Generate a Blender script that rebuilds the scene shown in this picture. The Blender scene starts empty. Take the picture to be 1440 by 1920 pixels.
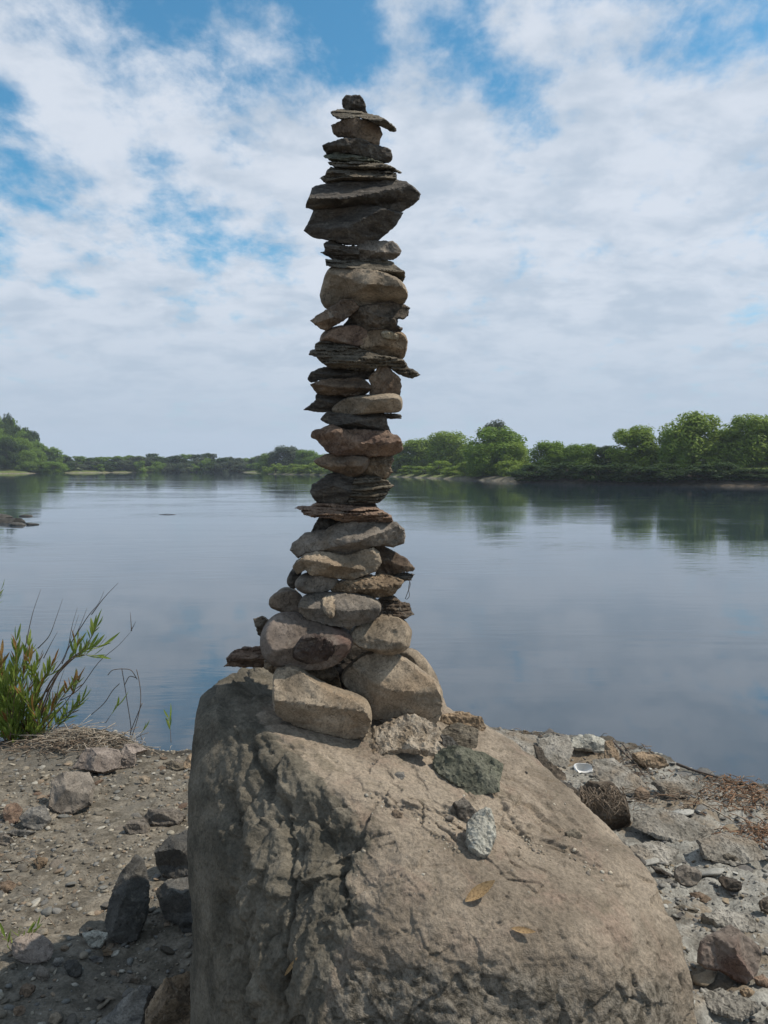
import bpy, bmesh, math, random
import numpy as np
from mathutils import Vector, Matrix, geometry
from mathutils.bvhtree import BVHTree

# ------------------------------------------------------------------ camera, sky, sun
F = 1450.0                     # focal length in photo pixels (photo 1440 x 1920)
CAM = Vector((0, 0, 1.5))      # metres above the water
PITCH = math.atan(84 / F)
scene = bpy.context.scene
cam_d = bpy.data.cameras.new('camera'); cam = bpy.data.objects.new('camera', cam_d)
scene.collection.objects.link(cam)
cam.location = CAM; cam.rotation_euler = (math.pi / 2 - PITCH, 0, 0)
cam_d.sensor_fit = 'VERTICAL'; cam_d.sensor_height = 36; cam_d.lens = F / 1920 * 36
cam_d.clip_start = 0.05; cam_d.clip_end = 6000
scene.camera = cam
scene.view_settings.view_transform = 'Standard'; scene.view_settings.look = 'None'
scene.view_settings.exposure = 0.0; scene.view_settings.gamma = 1; scene.view_settings.use_curve_mapping = False
scene.cycles.use_denoising = True
scene.cycles.volume_bounces = 0; scene.cycles.max_bounces = 8

def ray(u, v):
    cp, sp = math.cos(PITCH), math.sin(PITCH)
    x = (u - 720) / F; y = -(v - 960) / F
    return Vector((x, cp + y * sp, -sp + y * cp)).normalized()
def at_y(u, v, y):
    d = ray(u, v); return CAM + d * ((y - CAM.y) / d.y)
def at_z(u, v, z):
    d = ray(u, v); return CAM + d * ((z - CAM.z) / d.z)
def to_px(P):                  # (N,3) -> photo pixels
    cp, sp = math.cos(PITCH), math.sin(PITCH)
    q = P - np.array(CAM)
    depth = q[:, 1] * cp - q[:, 2] * sp; up = q[:, 1] * sp + q[:, 2] * cp
    return 720 + F * q[:, 0] / depth, 960 - F * up / depth

SUN = Vector((0.58, 0.02, 0.80)).normalized()
sun_d = bpy.data.lights.new('sun', 'SUN'); sun = bpy.data.objects.new('sun', sun_d)
scene.collection.objects.link(sun)
sun_d.energy = 4.5; sun_d.angle = math.radians(0.6); sun_d.color = (1, 0.93, 0.82)
sun.rotation_euler = SUN.to_track_quat('Z', 'Y').to_euler()

W = bpy.data.worlds.new('World'); scene.world = W; W.use_nodes = True
nt = W.node_tree; nt.nodes.clear()
def N(t, ty, **kw):
    n = t.nodes.new(ty)
    for k, v in kw.items():
        if k.startswith('_'): setattr(n, k[1:], v)
        else: n.inputs[k.replace('__', ' ')].default_value = v
    return n
def M(t, op, a, b=None, c=None, clamp=False):
    n = t.nodes.new('ShaderNodeMath'); n.operation = op; n.use_clamp = clamp
    for i, x in enumerate((a, b, c)):
        if x is None: continue
        if isinstance(x, (int, float)): n.inputs[i].default_value = x
        else: t.links.new(x, n.inputs[i])
    return n.outputs[0]
def VM(t, op, a, b=None, s=None):
    n = t.nodes.new('ShaderNodeVectorMath'); n.operation = op
    for i, x in enumerate((a, b)):
        if x is None: continue
        if isinstance(x, (tuple, list, Vector)): n.inputs[i].default_value = tuple(x)
        else: t.links.new(x, n.inputs[i])
    if s is not None:
        if isinstance(s, (int, float)): n.inputs['Scale'].default_value = s
        else: t.links.new(s, n.inputs['Scale'])
    return n
def MIX(t, f, a, b, mode='MIX'):
    n = t.nodes.new('ShaderNodeMix'); n.data_type = 'RGBA'; n.blend_type = mode
    for i, x in ((0, f), (6, a), (7, b)):
        if isinstance(x, (int, float)): n.inputs[i].default_value = x
        elif isinstance(x, (tuple, list)): n.inputs[i].default_value = tuple(x) + (1,) if len(x) == 3 else tuple(x)
        else: t.links.new(x, n.inputs[i])
    return n.outputs[2]
def MR(t, x, a, b, c=0.0, d=1.0, smooth=True):
    n = t.nodes.new('ShaderNodeMapRange'); n.interpolation_type = 'SMOOTHSTEP' if smooth else 'LINEAR'
    t.links.new(x, n.inputs[0])
    for i, v in zip((1, 2, 3, 4), (a, b, c, d)): n.inputs[i].default_value = v
    return n.outputs[0]
def NOISE(t, vec, scale, detail=6, rough=0.55, dist=0.0):
    n = N(t, 'ShaderNodeTexNoise', Scale=scale, Detail=detail, Roughness=rough, Distortion=dist)
    t.links.new(vec, n.inputs['Vector']); return n.outputs['Fac']

sky = N(nt, 'ShaderNodeTexSky'); sky.sky_type = 'NISHITA'; sky.sun_disc = False
sky.sun_elevation = math.asin(SUN.z); sky.sun_rotation = math.atan2(SUN.x, SUN.y)
sky.air_density = 1.0; sky.dust_density = 0.6; sky.ozone_density = 1.6
SKY = 0.13
tc = N(nt, 'ShaderNodeTexCoord'); dirv = tc.outputs['Generated']
sx = N(nt, 'ShaderNodeSeparateXYZ'); nt.links.new(dirv, sx.inputs[0]); dz = sx.outputs[2]
zz = M(nt, 'ADD', M(nt, 'MAXIMUM', dz, 0.0), 0.26)
q = VM(nt, 'DIVIDE', dirv, None)
cz = N(nt, 'ShaderNodeCombineXYZ'); [nt.links.new(zz, cz.inputs[i]) for i in range(3)]
nt.links.new(cz.outputs[0], q.inputs[1])
flat = VM(nt, 'MULTIPLY', q.outputs[0], (1, 0.8, 0)).outputs[0]
big = NOISE(nt, VM(nt, 'ADD', flat, (3.1, 7.7, 0)).outputs[0], 1.9, 3, 0.5, 0.3)
fine = NOISE(nt, VM(nt, 'ADD', flat, (1.3, 2.2, 4)).outputs[0], 10.0, 10, 0.62, 0.1)
mid = NOISE(nt, VM(nt, 'ADD', flat, (8.3, 4.1, 2)).outputs[0], 4.6, 6, 0.58, 0.2)
dens = M(nt, 'ADD', M(nt, 'ADD', M(nt, 'MULTIPLY', big, 0.40), M(nt, 'MULTIPLY', mid, 0.50)), M(nt, 'MULTIPLY', fine, 0.75))
BLOBS = [(520, 30, .17, -.28), (690, 100, .09, -.10), (850, 95, .11, -.26), (690, 60, .10, -.16), (20, 190, .05, -.24), (60, 335, .07, -.22), (370, 415, .09, -.24),
         (1010, 190, .10, -.16), (1230, 110, .09, -.16), (280, 320, .06, -.16), (190, 15, .13, -.22), (270, 170, .06, -.10), (1390, 30, .09, -.18), (20, 30, .08, .1),
         (1050, 40, .10, .22), (150, 115, .13, .22), (720, 10, .06, .18), (450, 200, .2, .12), (1290, 230, .16, .12),
         (820, 200, .10, .12), (900, 450, .35, .2), (1250, 500, .3, .15), (200, 600, .3, .16), (600, 500, .3, .1)]
for (u, v, r, s) in BLOBS:
    d = VM(nt, 'DISTANCE', dirv, ray(u, v)).outputs['Value']
    dens = M(nt, 'ADD', dens, M(nt, 'MULTIPLY', MR(nt, d, 0.0, r, 1.0, 0.0), s * (.72 if s < 0 else .8)))
dens = M(nt, 'ADD', dens, MR(nt, dz, 0.0, 0.25, 0.14, 0.0))
cov = MR(nt, dens, 0.64, 0.96)
shade = NOISE(nt, VM(nt, 'ADD', VM(nt, 'MULTIPLY', flat, (1, 1.5, 1)).outputs[0], (9.3, 5.2, 1)).outputs[0], 5.5, 8, 0.58, 0.2)
ccol = MIX(nt, MR(nt, shade, 0.38, 0.68), (5.4, 5.85, 6.55), (3.95, 4.6, 5.45))
blue = VM(nt, 'MULTIPLY', sky.outputs[0], (0.50, 1.06, 1.14)).outputs[0]
col = MIX(nt, M(nt, 'MULTIPLY', cov, 0.97), blue, ccol)
col = MIX(nt, MR(nt, dz, 0.0, 0.27, 0.95, 0.0), col, (3.65, 4.4, 5.35))
bg = N(nt, 'ShaderNodeBackground', Strength=SKY); nt.links.new(col, bg.inputs[0])
wo = N(nt, 'ShaderNodeOutputWorld'); nt.links.new(bg.outputs[0], wo.inputs[0])

# ------------------------------------------------------------------ helpers
rng = np.random.default_rng(7); random.seed(7)
_perm = np.concatenate([rng.permutation(256)] * 3).astype(np.int64)
_g = rng.normal(size=(256, 3)); _g /= np.linalg.norm(_g, axis=1)[:, None]
def pn(p):
    p = np.asarray(p, float); i = np.floor(p).astype(np.int64); f = p - i; i &= 255
    w = f * f * f * (f * (f * 6 - 15) + 10); out = 0
    for dx in (0, 1):
        for dy in (0, 1):
            for dz_ in (0, 1):
                h = _perm[_perm[_perm[(i[:, 0] + dx) & 255] + ((i[:, 1] + dy) & 255)] + ((i[:, 2] + dz_) & 255)]
                dd = f - np.array((dx, dy, dz_))
                ww = (w[:, 0] if dx else 1 - w[:, 0]) * (w[:, 1] if dy else 1 - w[:, 1]) * (w[:, 2] if dz_ else 1 - w[:, 2])
                out = out + ww * np.einsum('ij,ij->i', _g[h & 255], dd)
    return out
def fbm(p, o=4, gain=0.5):
    s = 0; a = 1; p = np.asarray(p, float)
    for k in range(o):
        s = s + a * pn(p + 17.3 * k); p = p * 2.03; a *= gain
    return s
def sstep(x, a, b):
    t = np.clip((x - a) / (b - a), 0, 1); return t * t * (3 - 2 * t)

def link(o): scene.collection.objects.link(o); return o
def tag(o, label=None, cat=None, group=None, kind=None):
    for k, v in (('label', label), ('category', cat), ('group', group), ('kind', kind)):
        if v: o[k] = v
    return o
def mesh_obj(name, V, Fc, mat, loc=None, parent=None, smooth=True, sharp=None):
    me = bpy.data.meshes.new(name)
    V = np.asarray(V, float)
    if loc is not None: V = V - np.array(loc)
    if isinstance(Fc, np.ndarray):
        nf, k = Fc.shape
        me.vertices.add(len(V)); me.vertices.foreach_set('co', V.astype(np.float32).ravel())
        me.loops.add(nf * k); me.loops.foreach_set('vertex_index', Fc.astype(np.int32).ravel())
        me.polygons.add(nf); me.polygons.foreach_set('loop_start', np.arange(0, nf * k, k, dtype=np.int32))
        me.update(calc_edges=True); me.validate()
    else:
        me.from_pydata([tuple(p) for p in V], [], Fc); me.update()
    if smooth: me.shade_smooth()
    if sharp: me.set_sharp_from_angle(angle=math.radians(sharp))
    if mat: me.materials.append(mat)
    o = link(bpy.data.objects.new(name, me))
    if loc is not None: o.location = loc
    if parent: o.parent = parent
    return o
def empty(name, loc):
    o = link(bpy.data.objects.new(name, None)); o.location = loc; o.empty_display_size = 0.1; return o
def tube(pts, rads, sides=6):
    pts = [Vector(p) for p in pts]; V = []; Fc = []
    for i, p in enumerate(pts):
        t = (pts[min(i + 1, len(pts) - 1)] - pts[max(i - 1, 0)]).normalized()
        a = t.cross(Vector((0.31, 0.9, 0.3))).normalized(); b = t.cross(a)
        r = rads[i] if not isinstance(rads, (int, float)) else rads
        for k in range(sides):
            an = 2 * math.pi * k / sides
            V.append(p + (a * math.cos(an) + b * math.sin(an)) * r)
    for i in range(len(pts) - 1):
        for k in range(sides):
            k2 = (k + 1) % sides
            Fc.append((i * sides + k, i * sides + k2, (i + 1) * sides + k2, (i + 1) * sides + k))
    Fc.append(tuple(range(sides))[::-1]); Fc.append(tuple(range((len(pts) - 1) * sides, len(pts) * sides)))
    return V, Fc
def joined(parts):
    V = []; Fc = []
    for v, f in parts:
        n = len(V); V += list(v); Fc += [tuple(i + n for i in q_) for q_ in f]
    return V, Fc
def bez(pts, n=12):            # Catmull-Rom through points
    pts = [Vector(p) for p in pts]; P = [pts[0] * 2 - pts[1]] + pts + [pts[-1] * 2 - pts[-2]]; out = []
    m = max(2, n // (len(pts) - 1))
    for i in range(1, len(P) - 2):
        for k in range(m):
            t = k / m
            out.append(0.5 * ((2 * P[i]) + (P[i + 1] - P[i - 1]) * t + (2 * P[i - 1] - 5 * P[i] + 4 * P[i + 1] - P[i + 2]) * t * t
                              + (3 * P[i] - P[i - 1] - 3 * P[i + 1] + P[i + 2]) * t ** 3))
    out.append(pts[-1]); return out

# ------------------------------------------------------------------ materials
def new_mat(name):
    m = bpy.data.materials.new(name); m.use_nodes = True; t = m.node_tree; t.nodes.clear()
    o = t.nodes.new('ShaderNodeOutputMaterial'); b = t.nodes.new('ShaderNodeBsdfPrincipled')
    t.links.new(b.outputs[0], o.inputs[0]); return m, t, b
def BUMP(t, h, strength, dist, prev=None):
    n = N(t, 'ShaderNodeBump', Strength=strength, Distance=dist); t.links.new(h, n.inputs['Height'])
    if prev: t.links.new(prev, n.inputs['Normal'])
    return n.outputs[0]
def rock_mat(name, c1, c2, c3, scale=14, bump=0.75, layered=False, rough=0.88, pit=0.35):
    m, t, b = new_mat(name)
    tcn = N(t, 'ShaderNodeTexCoord'); oi = N(t, 'ShaderNodeObjectInfo')
    off = VM(t, 'SCALE', (13.7, 7.1, 9.3), None, M(t, 'MULTIPLY', oi.outputs['Random'], 5.0)).outputs[0]
    v = VM(t, 'ADD', tcn.outputs['Object'], off).outputs[0]
    vl = VM(t, 'MULTIPLY', v, (1, 1, 5)).outputs[0] if layered else v
    n1 = NOISE(t, vl, scale, 8, 0.62, 0.4); n2 = NOISE(t, v, scale * 0.55, 4, 0.5, 0.8); n3 = NOISE(t, v, scale * 14, 4, 0.6)
    col = MIX(t, MR(t, n1, 0.32, 0.68), c1, c2)
    col = MIX(t, MR(t, n2, 0.5, 0.72, 0, 0.85), col, c3)
    val = MR(t, n3, 0.25, 0.75, 0.62, 1.3, False)
    val = M(t, 'MULTIPLY', val, M(t, 'ADD', M(t, 'MULTIPLY', oi.outputs['Random'], 0.3), 0.83))
    col = VM(t, 'SCALE', col, None, val).outputs[0]
    vo = N(t, 'ShaderNodeTexVoronoi', Scale=scale * 5, Randomness=1.0); t.links.new(v, vo.inputs['Vector'])
    pits = MR(t, vo.outputs['Distance'], 0.05, 0.28)
    col = MIX(t, M(t, 'MULTIPLY', MR(t, n1, 0.45, 0.6), pit), col, VM(t, 'SCALE', col, None, M(t, 'ADD', M(t, 'MULTIPLY', pits, 0.6), 0.4)).outputs[0])
    crk = MR(t, M(t, 'ABSOLUTE', M(t, 'SUBTRACT', NOISE(t, VM(t, 'ADD', vl, (3, 1, 8)).outputs[0], scale * 1.6, 5, .6, 1.2), .5)), 0.0, 0.016)
    dust = MR(t, NOISE(t, VM(t, 'ADD', v, (7, 2, 2)).outputs[0], scale * 2.2, 7, .7, .6), .56, .70)
    col = MIX(t, M(t, 'MULTIPLY', dust, .35), col, (.30, .27, .22))
    col = VM(t, 'SCALE', col, None, M(t, 'ADD', M(t, 'MULTIPLY', crk, .5), .5)).outputs[0]
    t.links.new(col, b.inputs['Base Color']); b.inputs['Roughness'].default_value = rough
    b.inputs['Specular IOR Level'].default_value = 0.3
    h = M(t, 'ADD', M(t, 'MULTIPLY', n1, 0.6), M(t, 'MULTIPLY', n3, 0.2))
    h = M(t, 'ADD', M(t, 'ADD', h, M(t, 'MULTIPLY', pits, 0.12)), M(t, 'MULTIPLY', crk, .10))
    t.links.new(BUMP(t, h, bump, 0.012), b.inputs['Normal'])
    return m
RM = {
 'dark': rock_mat('dark_slate_rock', (0.037, 0.031, 0.026), (0.123, 0.105, 0.086), (0.073, 0.053, 0.036), layered=True),
 'darkrough': rock_mat('dark_rough_rock', (0.044, 0.035, 0.026), (0.165, 0.128, 0.094), (0.089, 0.062, 0.042), bump=1.00, pit=0.8),
 'slate': rock_mat('layered_slate_rock', (0.057, 0.048, 0.036), (0.195, 0.162, 0.118), (0.104, 0.077, 0.048), layered=True, bump=1.00),
 'brown': rock_mat('brown_sandstone', (0.082, 0.056, 0.038), (0.224, 0.158, 0.105), (0.141, 0.108, 0.080)),
 'grey': rock_mat('grey_river_stone', (0.090, 0.076, 0.062), (0.228, 0.192, 0.155), (0.153, 0.118, 0.084), bump=0.47),
 'pale': rock_mat('pale_sandstone', (0.151, 0.118, 0.083), (0.333, 0.264, 0.189), (0.228, 0.166, 0.108), bump=0.47),
 'buff': rock_mat('buff_rough_sandstone', (0.112, 0.077, 0.047), (0.296, 0.213, 0.136), (0.200, 0.158, 0.114), bump=1.00, pit=0.8),
 'red': rock_mat('reddish_rock', (0.093, 0.057, 0.040), (0.232, 0.156, 0.107), (0.083, 0.054, 0.036), bump=0.81),
 'olive': rock_mat('olive_lichen_rock', (.065, .066, .045), (.140, .135, .100), (.088, .098, .062), bump=0.9),
 'blue': rock_mat('blue_grey_slate', (0.074, 0.069, 0.063), (0.233, 0.212, 0.182), (0.136, 0.120, 0.099), bump=0.41, layered=True),
 'chalk': rock_mat('chalky_crumbly_rock', (.26, .245, .205), (.46, .44, .375), (.34, .31, .25), bump=1.0, pit=0.9),
 'platem': rock_mat('yellowish_pitted_rock', (0.216, 0.159, 0.103), (0.503, 0.423, 0.328), (0.195, 0.140, 0.090), scale=20, bump=1.00, pit=0.9),
 'cobble': rock_mat('red_brown_cobble', (0.087, 0.066, 0.051), (0.189, 0.152, 0.125), (0.112, 0.065, 0.049), scale=9, bump=0.54),
 'silt': rock_mat('silty_slab_rock', (0.138, 0.122, 0.098), (0.296, 0.270, 0.230), (0.204, 0.160, 0.115), scale=9, bump=1.00, pit=0.7),
 'patch': rock_mat('dark_red_broken_face', (.040, .026, .021), (.095, .066, .054), (.15, .12, .10), scale=26, bump=0.9, pit=0.8),
 'crust': rock_mat('cream_crust', (.26, .20, .12), (.44, .38, .28), (.16, .11, .07), scale=30, bump=1.0, pit=0.9),
 'wet': rock_mat('dark_damp_rock', (.040, .037, .032), (.092, .085, .074), (.066, .056, .044), bump=0.6, rough=0.7),
 'pink': rock_mat('pinkish_stone', (.165, .132, .110), (.285, .235, .198), (.235, .190, .155), bump=0.6),
}
# ------------------------------------------------------------------ water
def water_material():
    m, t, b = new_mat('river_water')
    geo = N(t, 'ShaderNodeNewGeometry'); p = geo.outputs['Position']
    b.inputs['Base Color'].default_value = (0.026, 0.042, 0.058, 1)
    b.inputs['Roughness'].default_value = 0.02; b.inputs['IOR'].default_value = 1.60
    v1 = VM(t, 'MULTIPLY', p, (0.35, 1.0, 0)).outputs[0]
    w1 = NOISE(t, v1, 0.36, 3, 0.45, 0.3)
    w2 = NOISE(t, VM(t, 'MULTIPLY', p, (0.45, 1.5, 0)).outputs[0], 4.0, 4, 0.55, 0.5)
    patch = MR(t, NOISE(t, VM(t, 'MULTIPLY', p, (0.35, 1, 0)).outputs[0], 0.05, 3, 0.5, 0.5), 0.42, 0.62)
    patch = M(t, 'ADD', M(t, 'MULTIPLY', patch, .7), MR(t, NOISE(t, VM(t, 'MULTIPLY', p, (0.5, 1, 0)).outputs[0], 0.4, 3, 0.5, 0.8), .48, .66, 0, .8))
    h = M(t, 'ADD', M(t, 'MULTIPLY', w1, 1.1), M(t, 'MULTIPLY', w2, M(t, 'ADD', M(t, 'MULTIPLY', patch, 0.5), 0.03)))
    t.links.new(BUMP(t, h, 0.085, 0.10), b.inputs['Normal'])
    return m
WATER = water_material()
wm = mesh_obj('river', [(-520, -10, 0), (520, -10, 0), (520, 520, 0), (-520, 520, 0)], [(0, 1, 2, 3)], WATER, smooth=False)
wm['kind'] = 'structure'

# ------------------------------------------------------------------ near bank
SH = sorted([(at_z(u, v, 0.05).x, at_z(u, v, 0.05).y) for u, v in
      ((-500, 1395), (0, 1385), (120, 1365), (215, 1388), (290, 1402), (350, 1396), (600, 1370), (905, 1364), (1010, 1376), (1130, 1386), (1165, 1398), (1200, 1412), (1245, 1424), (1300, 1452), (1360, 1462), (1440, 1480), (1700, 1560))])
SHX = np.array([-600, -60, -12] + [s[0] for s in SH] + [8, 40, 600]); SHY = np.array([-25, 1.0, 3.6] + [s[1] for s in SH] + [1.6, -2, -40])
def ground_h(x, y, detail=True):
    x = np.asarray(x, float); y = np.asarray(y, float)
    P = np.stack([x, y, 0 * x], -1)
    e = np.interp(x, SHX, SHY) - y + 0.05 * fbm(P * 5, 4) + 0.02 * pn(P * 31)
    right = sstep(x, 0.3, 0.7)
    z = (0.045 + 0.045 * right) * sstep(e, -0.06, 0.10) + 0.04 * np.clip(e, 0, 2.6) - 0.5 * sstep(-e, 0, 1.0)
    z += 0.02 * fbm(P * 2.2 + 3, 4) * sstep(e, 0, .4)
    z += 0.10 * np.exp(-(((x + 1.55) / .28) ** 2 + ((y - 3.92) / .16) ** 2))        # debris mound under the willow
    z -= 0.07 * np.exp(-(((x + .62) / .22) ** 2 + ((y - 2.0) / .22) ** 2))          # hollow beside the boulder
    if detail:
        z += 0.012 * fbm(P * 13 + 9, 4, .6) * sstep(e, -0.02, .1)
        lay = fbm(P * np.array([5, 9, 1]) + 40, 4)                                  # flaky layers of the right bank
        st = np.floor(lay * 6) / 6 + 0.16 * sstep((lay * 6) % 1, .84, 1) + .35 * np.floor(fbm(P * np.array([11, 17, 1]) + 70, 3) * 5) / 5
        z += right * sstep(e, 0, .15) * 0.042 * st
        z += 0.006 * pn(P * 60) * sstep(e, 0, .05)
    return z
def axis(a, b, step, lo, hi):
    c = list(np.arange(a, b, step)); s = step
    l = [a]; 
    while l[-1] > lo: s *= 1.35; l.append(l[-1] - s)
    s = step; h = [c[-1]]
    while h[-1] < hi: s *= 1.35; h.append(h[-1] + s)
    return np.array(l[1:][::-1] + c + h[1:])
def grid_faces(nx, ny):
    i, j = np.meshgrid(np.arange(nx - 1), np.arange(ny - 1), indexing='ij')
    a = (i * ny + j).ravel(); return np.stack([a, a + ny, a + ny + 1, a + 1], -1)
def soil_material():
    m, t, b = new_mat('bank_soil')
    p = N(t, 'ShaderNodeNewGeometry').outputs['Position']
    s = N(t, 'ShaderNodeSeparateXYZ'); t.links.new(p, s.inputs[0])
    n1 = NOISE(t, p, 3.5, 7, 0.6, 0.5); n2 = NOISE(t, p, 16, 8, 0.65, 0.4); n3 = NOISE(t, p, 120, 4, 0.65); n4 = NOISE(t, p, 1.4, 3, 0.5)
    left = MIX(t, MR(t, n2, 0.35, 0.66), (.085, .072, .054), (.192, .166, .130))
    left = MIX(t, MR(t, n1, 0.5, 0.7), left, (.115, .105, .088))
    right = MIX(t, MR(t, n2, 0.34, 0.62), (.13, .12, .102), (.285, .27, .235))
    right = MIX(t, MR(t, n1, 0.48, 0.66, 0, .9), right, (.19, .145, .098))
    col = MIX(t, MR(t, M(t, 'ADD', s.outputs[0], M(t, 'MULTIPLY', n4, 0.6)), 0.55, 1.0), left, right)
    wet = MR(t, N(t, 'ShaderNodeAttribute', _attribute_name='wet').outputs['Fac'], 0.0, 1.0, 1.0, 0.38)
    col = VM(t, 'SCALE', col, None, M(t, 'MULTIPLY', MR(t, n3, 0.28, 0.72, 0.6, 1.35, False), wet)).outputs[0]
    t.links.new(col, b.inputs['Base Color']); b.inputs['Roughness'].default_value = 0.92; b.inputs['Specular IOR Level'].default_value = 0.2
    h = M(t, 'ADD', M(t, 'MULTIPLY', n2, 0.7), M(t, 'MULTIPLY', n3, 0.35))
    t.links.new(BUMP(t, h, 0.9, 0.012), b.inputs['Normal'])
    return m
SOIL = soil_material()
gx = axis(-2.6, 2.7, 0.0135, -480, 480); gy = axis(1.0, 4.9, 0.0135, -8, 4.9)
GX, GY = np.meshgrid(gx, gy, indexing='ij')
GZ = ground_h(GX.ravel(), GY.ravel())
GV = np.stack([GX.ravel(), GY.ravel(), GZ], -1)
ground = mesh_obj('river_bank', GV, grid_faces(len(gx), len(gy)), SOIL); ground['kind'] = 'structure'
E_ = np.interp(GV[:, 0], SHX, SHY) - GV[:, 1]; WT = sstep(E_ + .10 * fbm(np.stack([GV[:, 0] * 4, GV[:, 1] * 4, 0 * E_], -1), 3), .26, .10)
at_ = ground.data.attributes.new('wet', 'FLOAT', 'POINT'); at_.data.foreach_set('value', WT.astype(np.float32))
def coarse_bvh():
    ax = np.arange(-3.2, 3.2, 0.03); ay = np.arange(0.8, 5.0, 0.03)
    X, Y = np.meshgrid(ax, ay, indexing='ij'); Z = ground_h(X.ravel(), Y.ravel(), False)
    return BVHTree.FromPolygons(np.stack([X.ravel(), Y.ravel(), Z], -1).tolist(), grid_faces(len(ax), len(ay)).tolist())
GB = coarse_bvh()
def on_ground(u, v):
    h = GB.ray_cast(CAM, ray(u, v)); return h[0] if h[0] else at_z(u, v, 0.1)

# ------------------------------------------------------------------ boulder
def boulder_material():
    m, t, b = new_mat('boulder_stone')
    tcn = N(t, 'ShaderNodeTexCoord'); p = tcn.outputs['Object']
    s = N(t, 'ShaderNodeSeparateXYZ'); t.links.new(p, s.inputs[0])
    n1 = NOISE(t, p, 5, 8, 0.6, 0.6); n2 = NOISE(t, VM(t, 'ADD', p, (4, 2, 7)).outputs[0], 9, 7, 0.65, 0.5)
    n3 = NOISE(t, p, 150, 4, 0.7); n4 = NOISE(t, p, 45, 6, 0.7, 0.4); n5 = NOISE(t, VM(t, 'ADD', p, (1, 9, 3)).outputs[0], 2.6, 4, 0.5, 0.4)
    warm = MIX(t, MR(t, n1, 0.32, 0.66), (.150, .120, .089), (.265, .215, .162))
    stain = MR(t, NOISE(t, VM(t, 'ADD', p, (2, 5, 1)).outputs[0], 7.5, 9, .7, .9), .54, .64)
    warm = MIX(t, MR(t, n2, 0.50, 0.70, 0, .8), warm, (.225, .165, .124))
    warm = MIX(t, MR(t, n5, 0.55, 0.72, 0, .8), warm, (.30, .248, .19))
    flank_shade = MIX(t, MR(t, n2, 0.35, 0.65), (.075, .066, .050), (.165, .142, .108))
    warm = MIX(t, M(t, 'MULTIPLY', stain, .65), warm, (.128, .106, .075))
    at = N(t, 'ShaderNodeAttribute', _attribute_name='side')          # left flank: its shade painted in as a darker stone colour
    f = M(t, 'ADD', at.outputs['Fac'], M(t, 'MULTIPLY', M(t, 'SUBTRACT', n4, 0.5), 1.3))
    col = MIX(t, MR(t, f, 0.35, 0.68), warm, flank_shade)
    lich = MIX(t, MR(t, n4, .4, .6), (.080, .069, .052), (.225, .195, .155))
    a2 = N(t, 'ShaderNodeAttribute', _attribute_name='lichen')
    f2 = M(t, 'ADD', a2.outputs['Fac'], M(t, 'MULTIPLY', M(t, 'SUBTRACT', n2, 0.5), 1.4))
    col = MIX(t, MR(t, f2, 0.4, 0.85, 0, .9), col, lich)
    col = VM(t, 'SCALE', col, None, M(t, 'MULTIPLY', MR(t, n3, 0.28, 0.72, 0.6, 1.32, False), MR(t, n4, 0.3, 0.5, .72, 1.06))).outputs[0]
    t.links.new(col, b.inputs['Base Color']); b.inputs['Roughness'].default_value = 0.9; b.inputs['Specular IOR Level'].default_value = 0.22
    rough = M(t, 'ADD', M(t, 'MULTIPLY', a2.outputs['Fac'], 0.8), 0.45)
    h = M(t, 'ADD', M(t, 'MULTIPLY', n4, M(t, 'ADD', rough, 0.2)), M(t, 'MULTIPLY', n3, M(t, 'MULTIPLY', rough, 0.42)))
    t.links.new(BUMP(t, h, 0.9, 0.012), b.inputs['Normal'])
    return m
BP = [(388, 1268, 2.10), (430, 1250, 2.15), (520, 1244, 2.25), (830, 1318, 2.25), (912, 1352, 2.12), (353, 1330, 1.95), (347, 1600, 1.78), (358, 1800, 1.70), (352, 2100, 1.70),
      (450, 1340, 1.86), (560, 1430, 1.72), (655, 1520, 1.585), (700, 1620, 1.49), (650, 1790, 1.385), (590, 1960, 1.33), (950, 1430, 1.95), (1085, 1512, 1.84), (1160, 1566, 1.76),
      (1222, 1640, 1.64), (1302, 1800, 1.51), (1318, 1900, 1.46), (1318, 2150, 1.46), (900, 1750, 1.365), (1130, 1770, 1.375), (880, 2000, 1.28), (1200, 1950, 1.33), (640, 2150, 1.30)]
def hull_planes():
    bm = bmesh.new()
    for u, v, d in BP: bm.verts.new(at_y(u, v, d))
    for x, y, z in ((-.38, 2.3, .7), (.4, 2.45, .6), (-.4, 2.3, .0), (.45, 2.4, 0), (.6, 1.8, .0), (.55, 1.4, .0), (-.2, 1.35, .0), (-.42, 1.7, 0)): bm.verts.new((x, y, z))
    bmesh.ops.convex_hull(bm, input=bm.verts)
    bm.normal_update()
    out = []
    for f in bm.faces:
        n = f.normal.copy(); c = f.calc_center_median(); a = f.calc_area()
        for o in out:
            if o[0].dot(n) > 0.985:
                w = o[2] + a; o[0] = ((o[0] * o[2] + n * a) / w).normalized(); o[1] = (o[1] * o[2] + c * a) / w; o[2] = w; break
        else: out.append([n, c, a])
    bm.free(); return [(o[0], o[1]) for o in out]
BC = Vector((0.13, 1.85, 0.45))
PL = hull_planes()
def boulder_r(D):
    s = 0; P_ = 32.0
    for n, c in PL:
        off = n.dot(c - BC)
        s = s + np.maximum(0, D @ np.array(n) / off) ** P_
    return 1.016 * s ** (-1 / P_)
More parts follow.
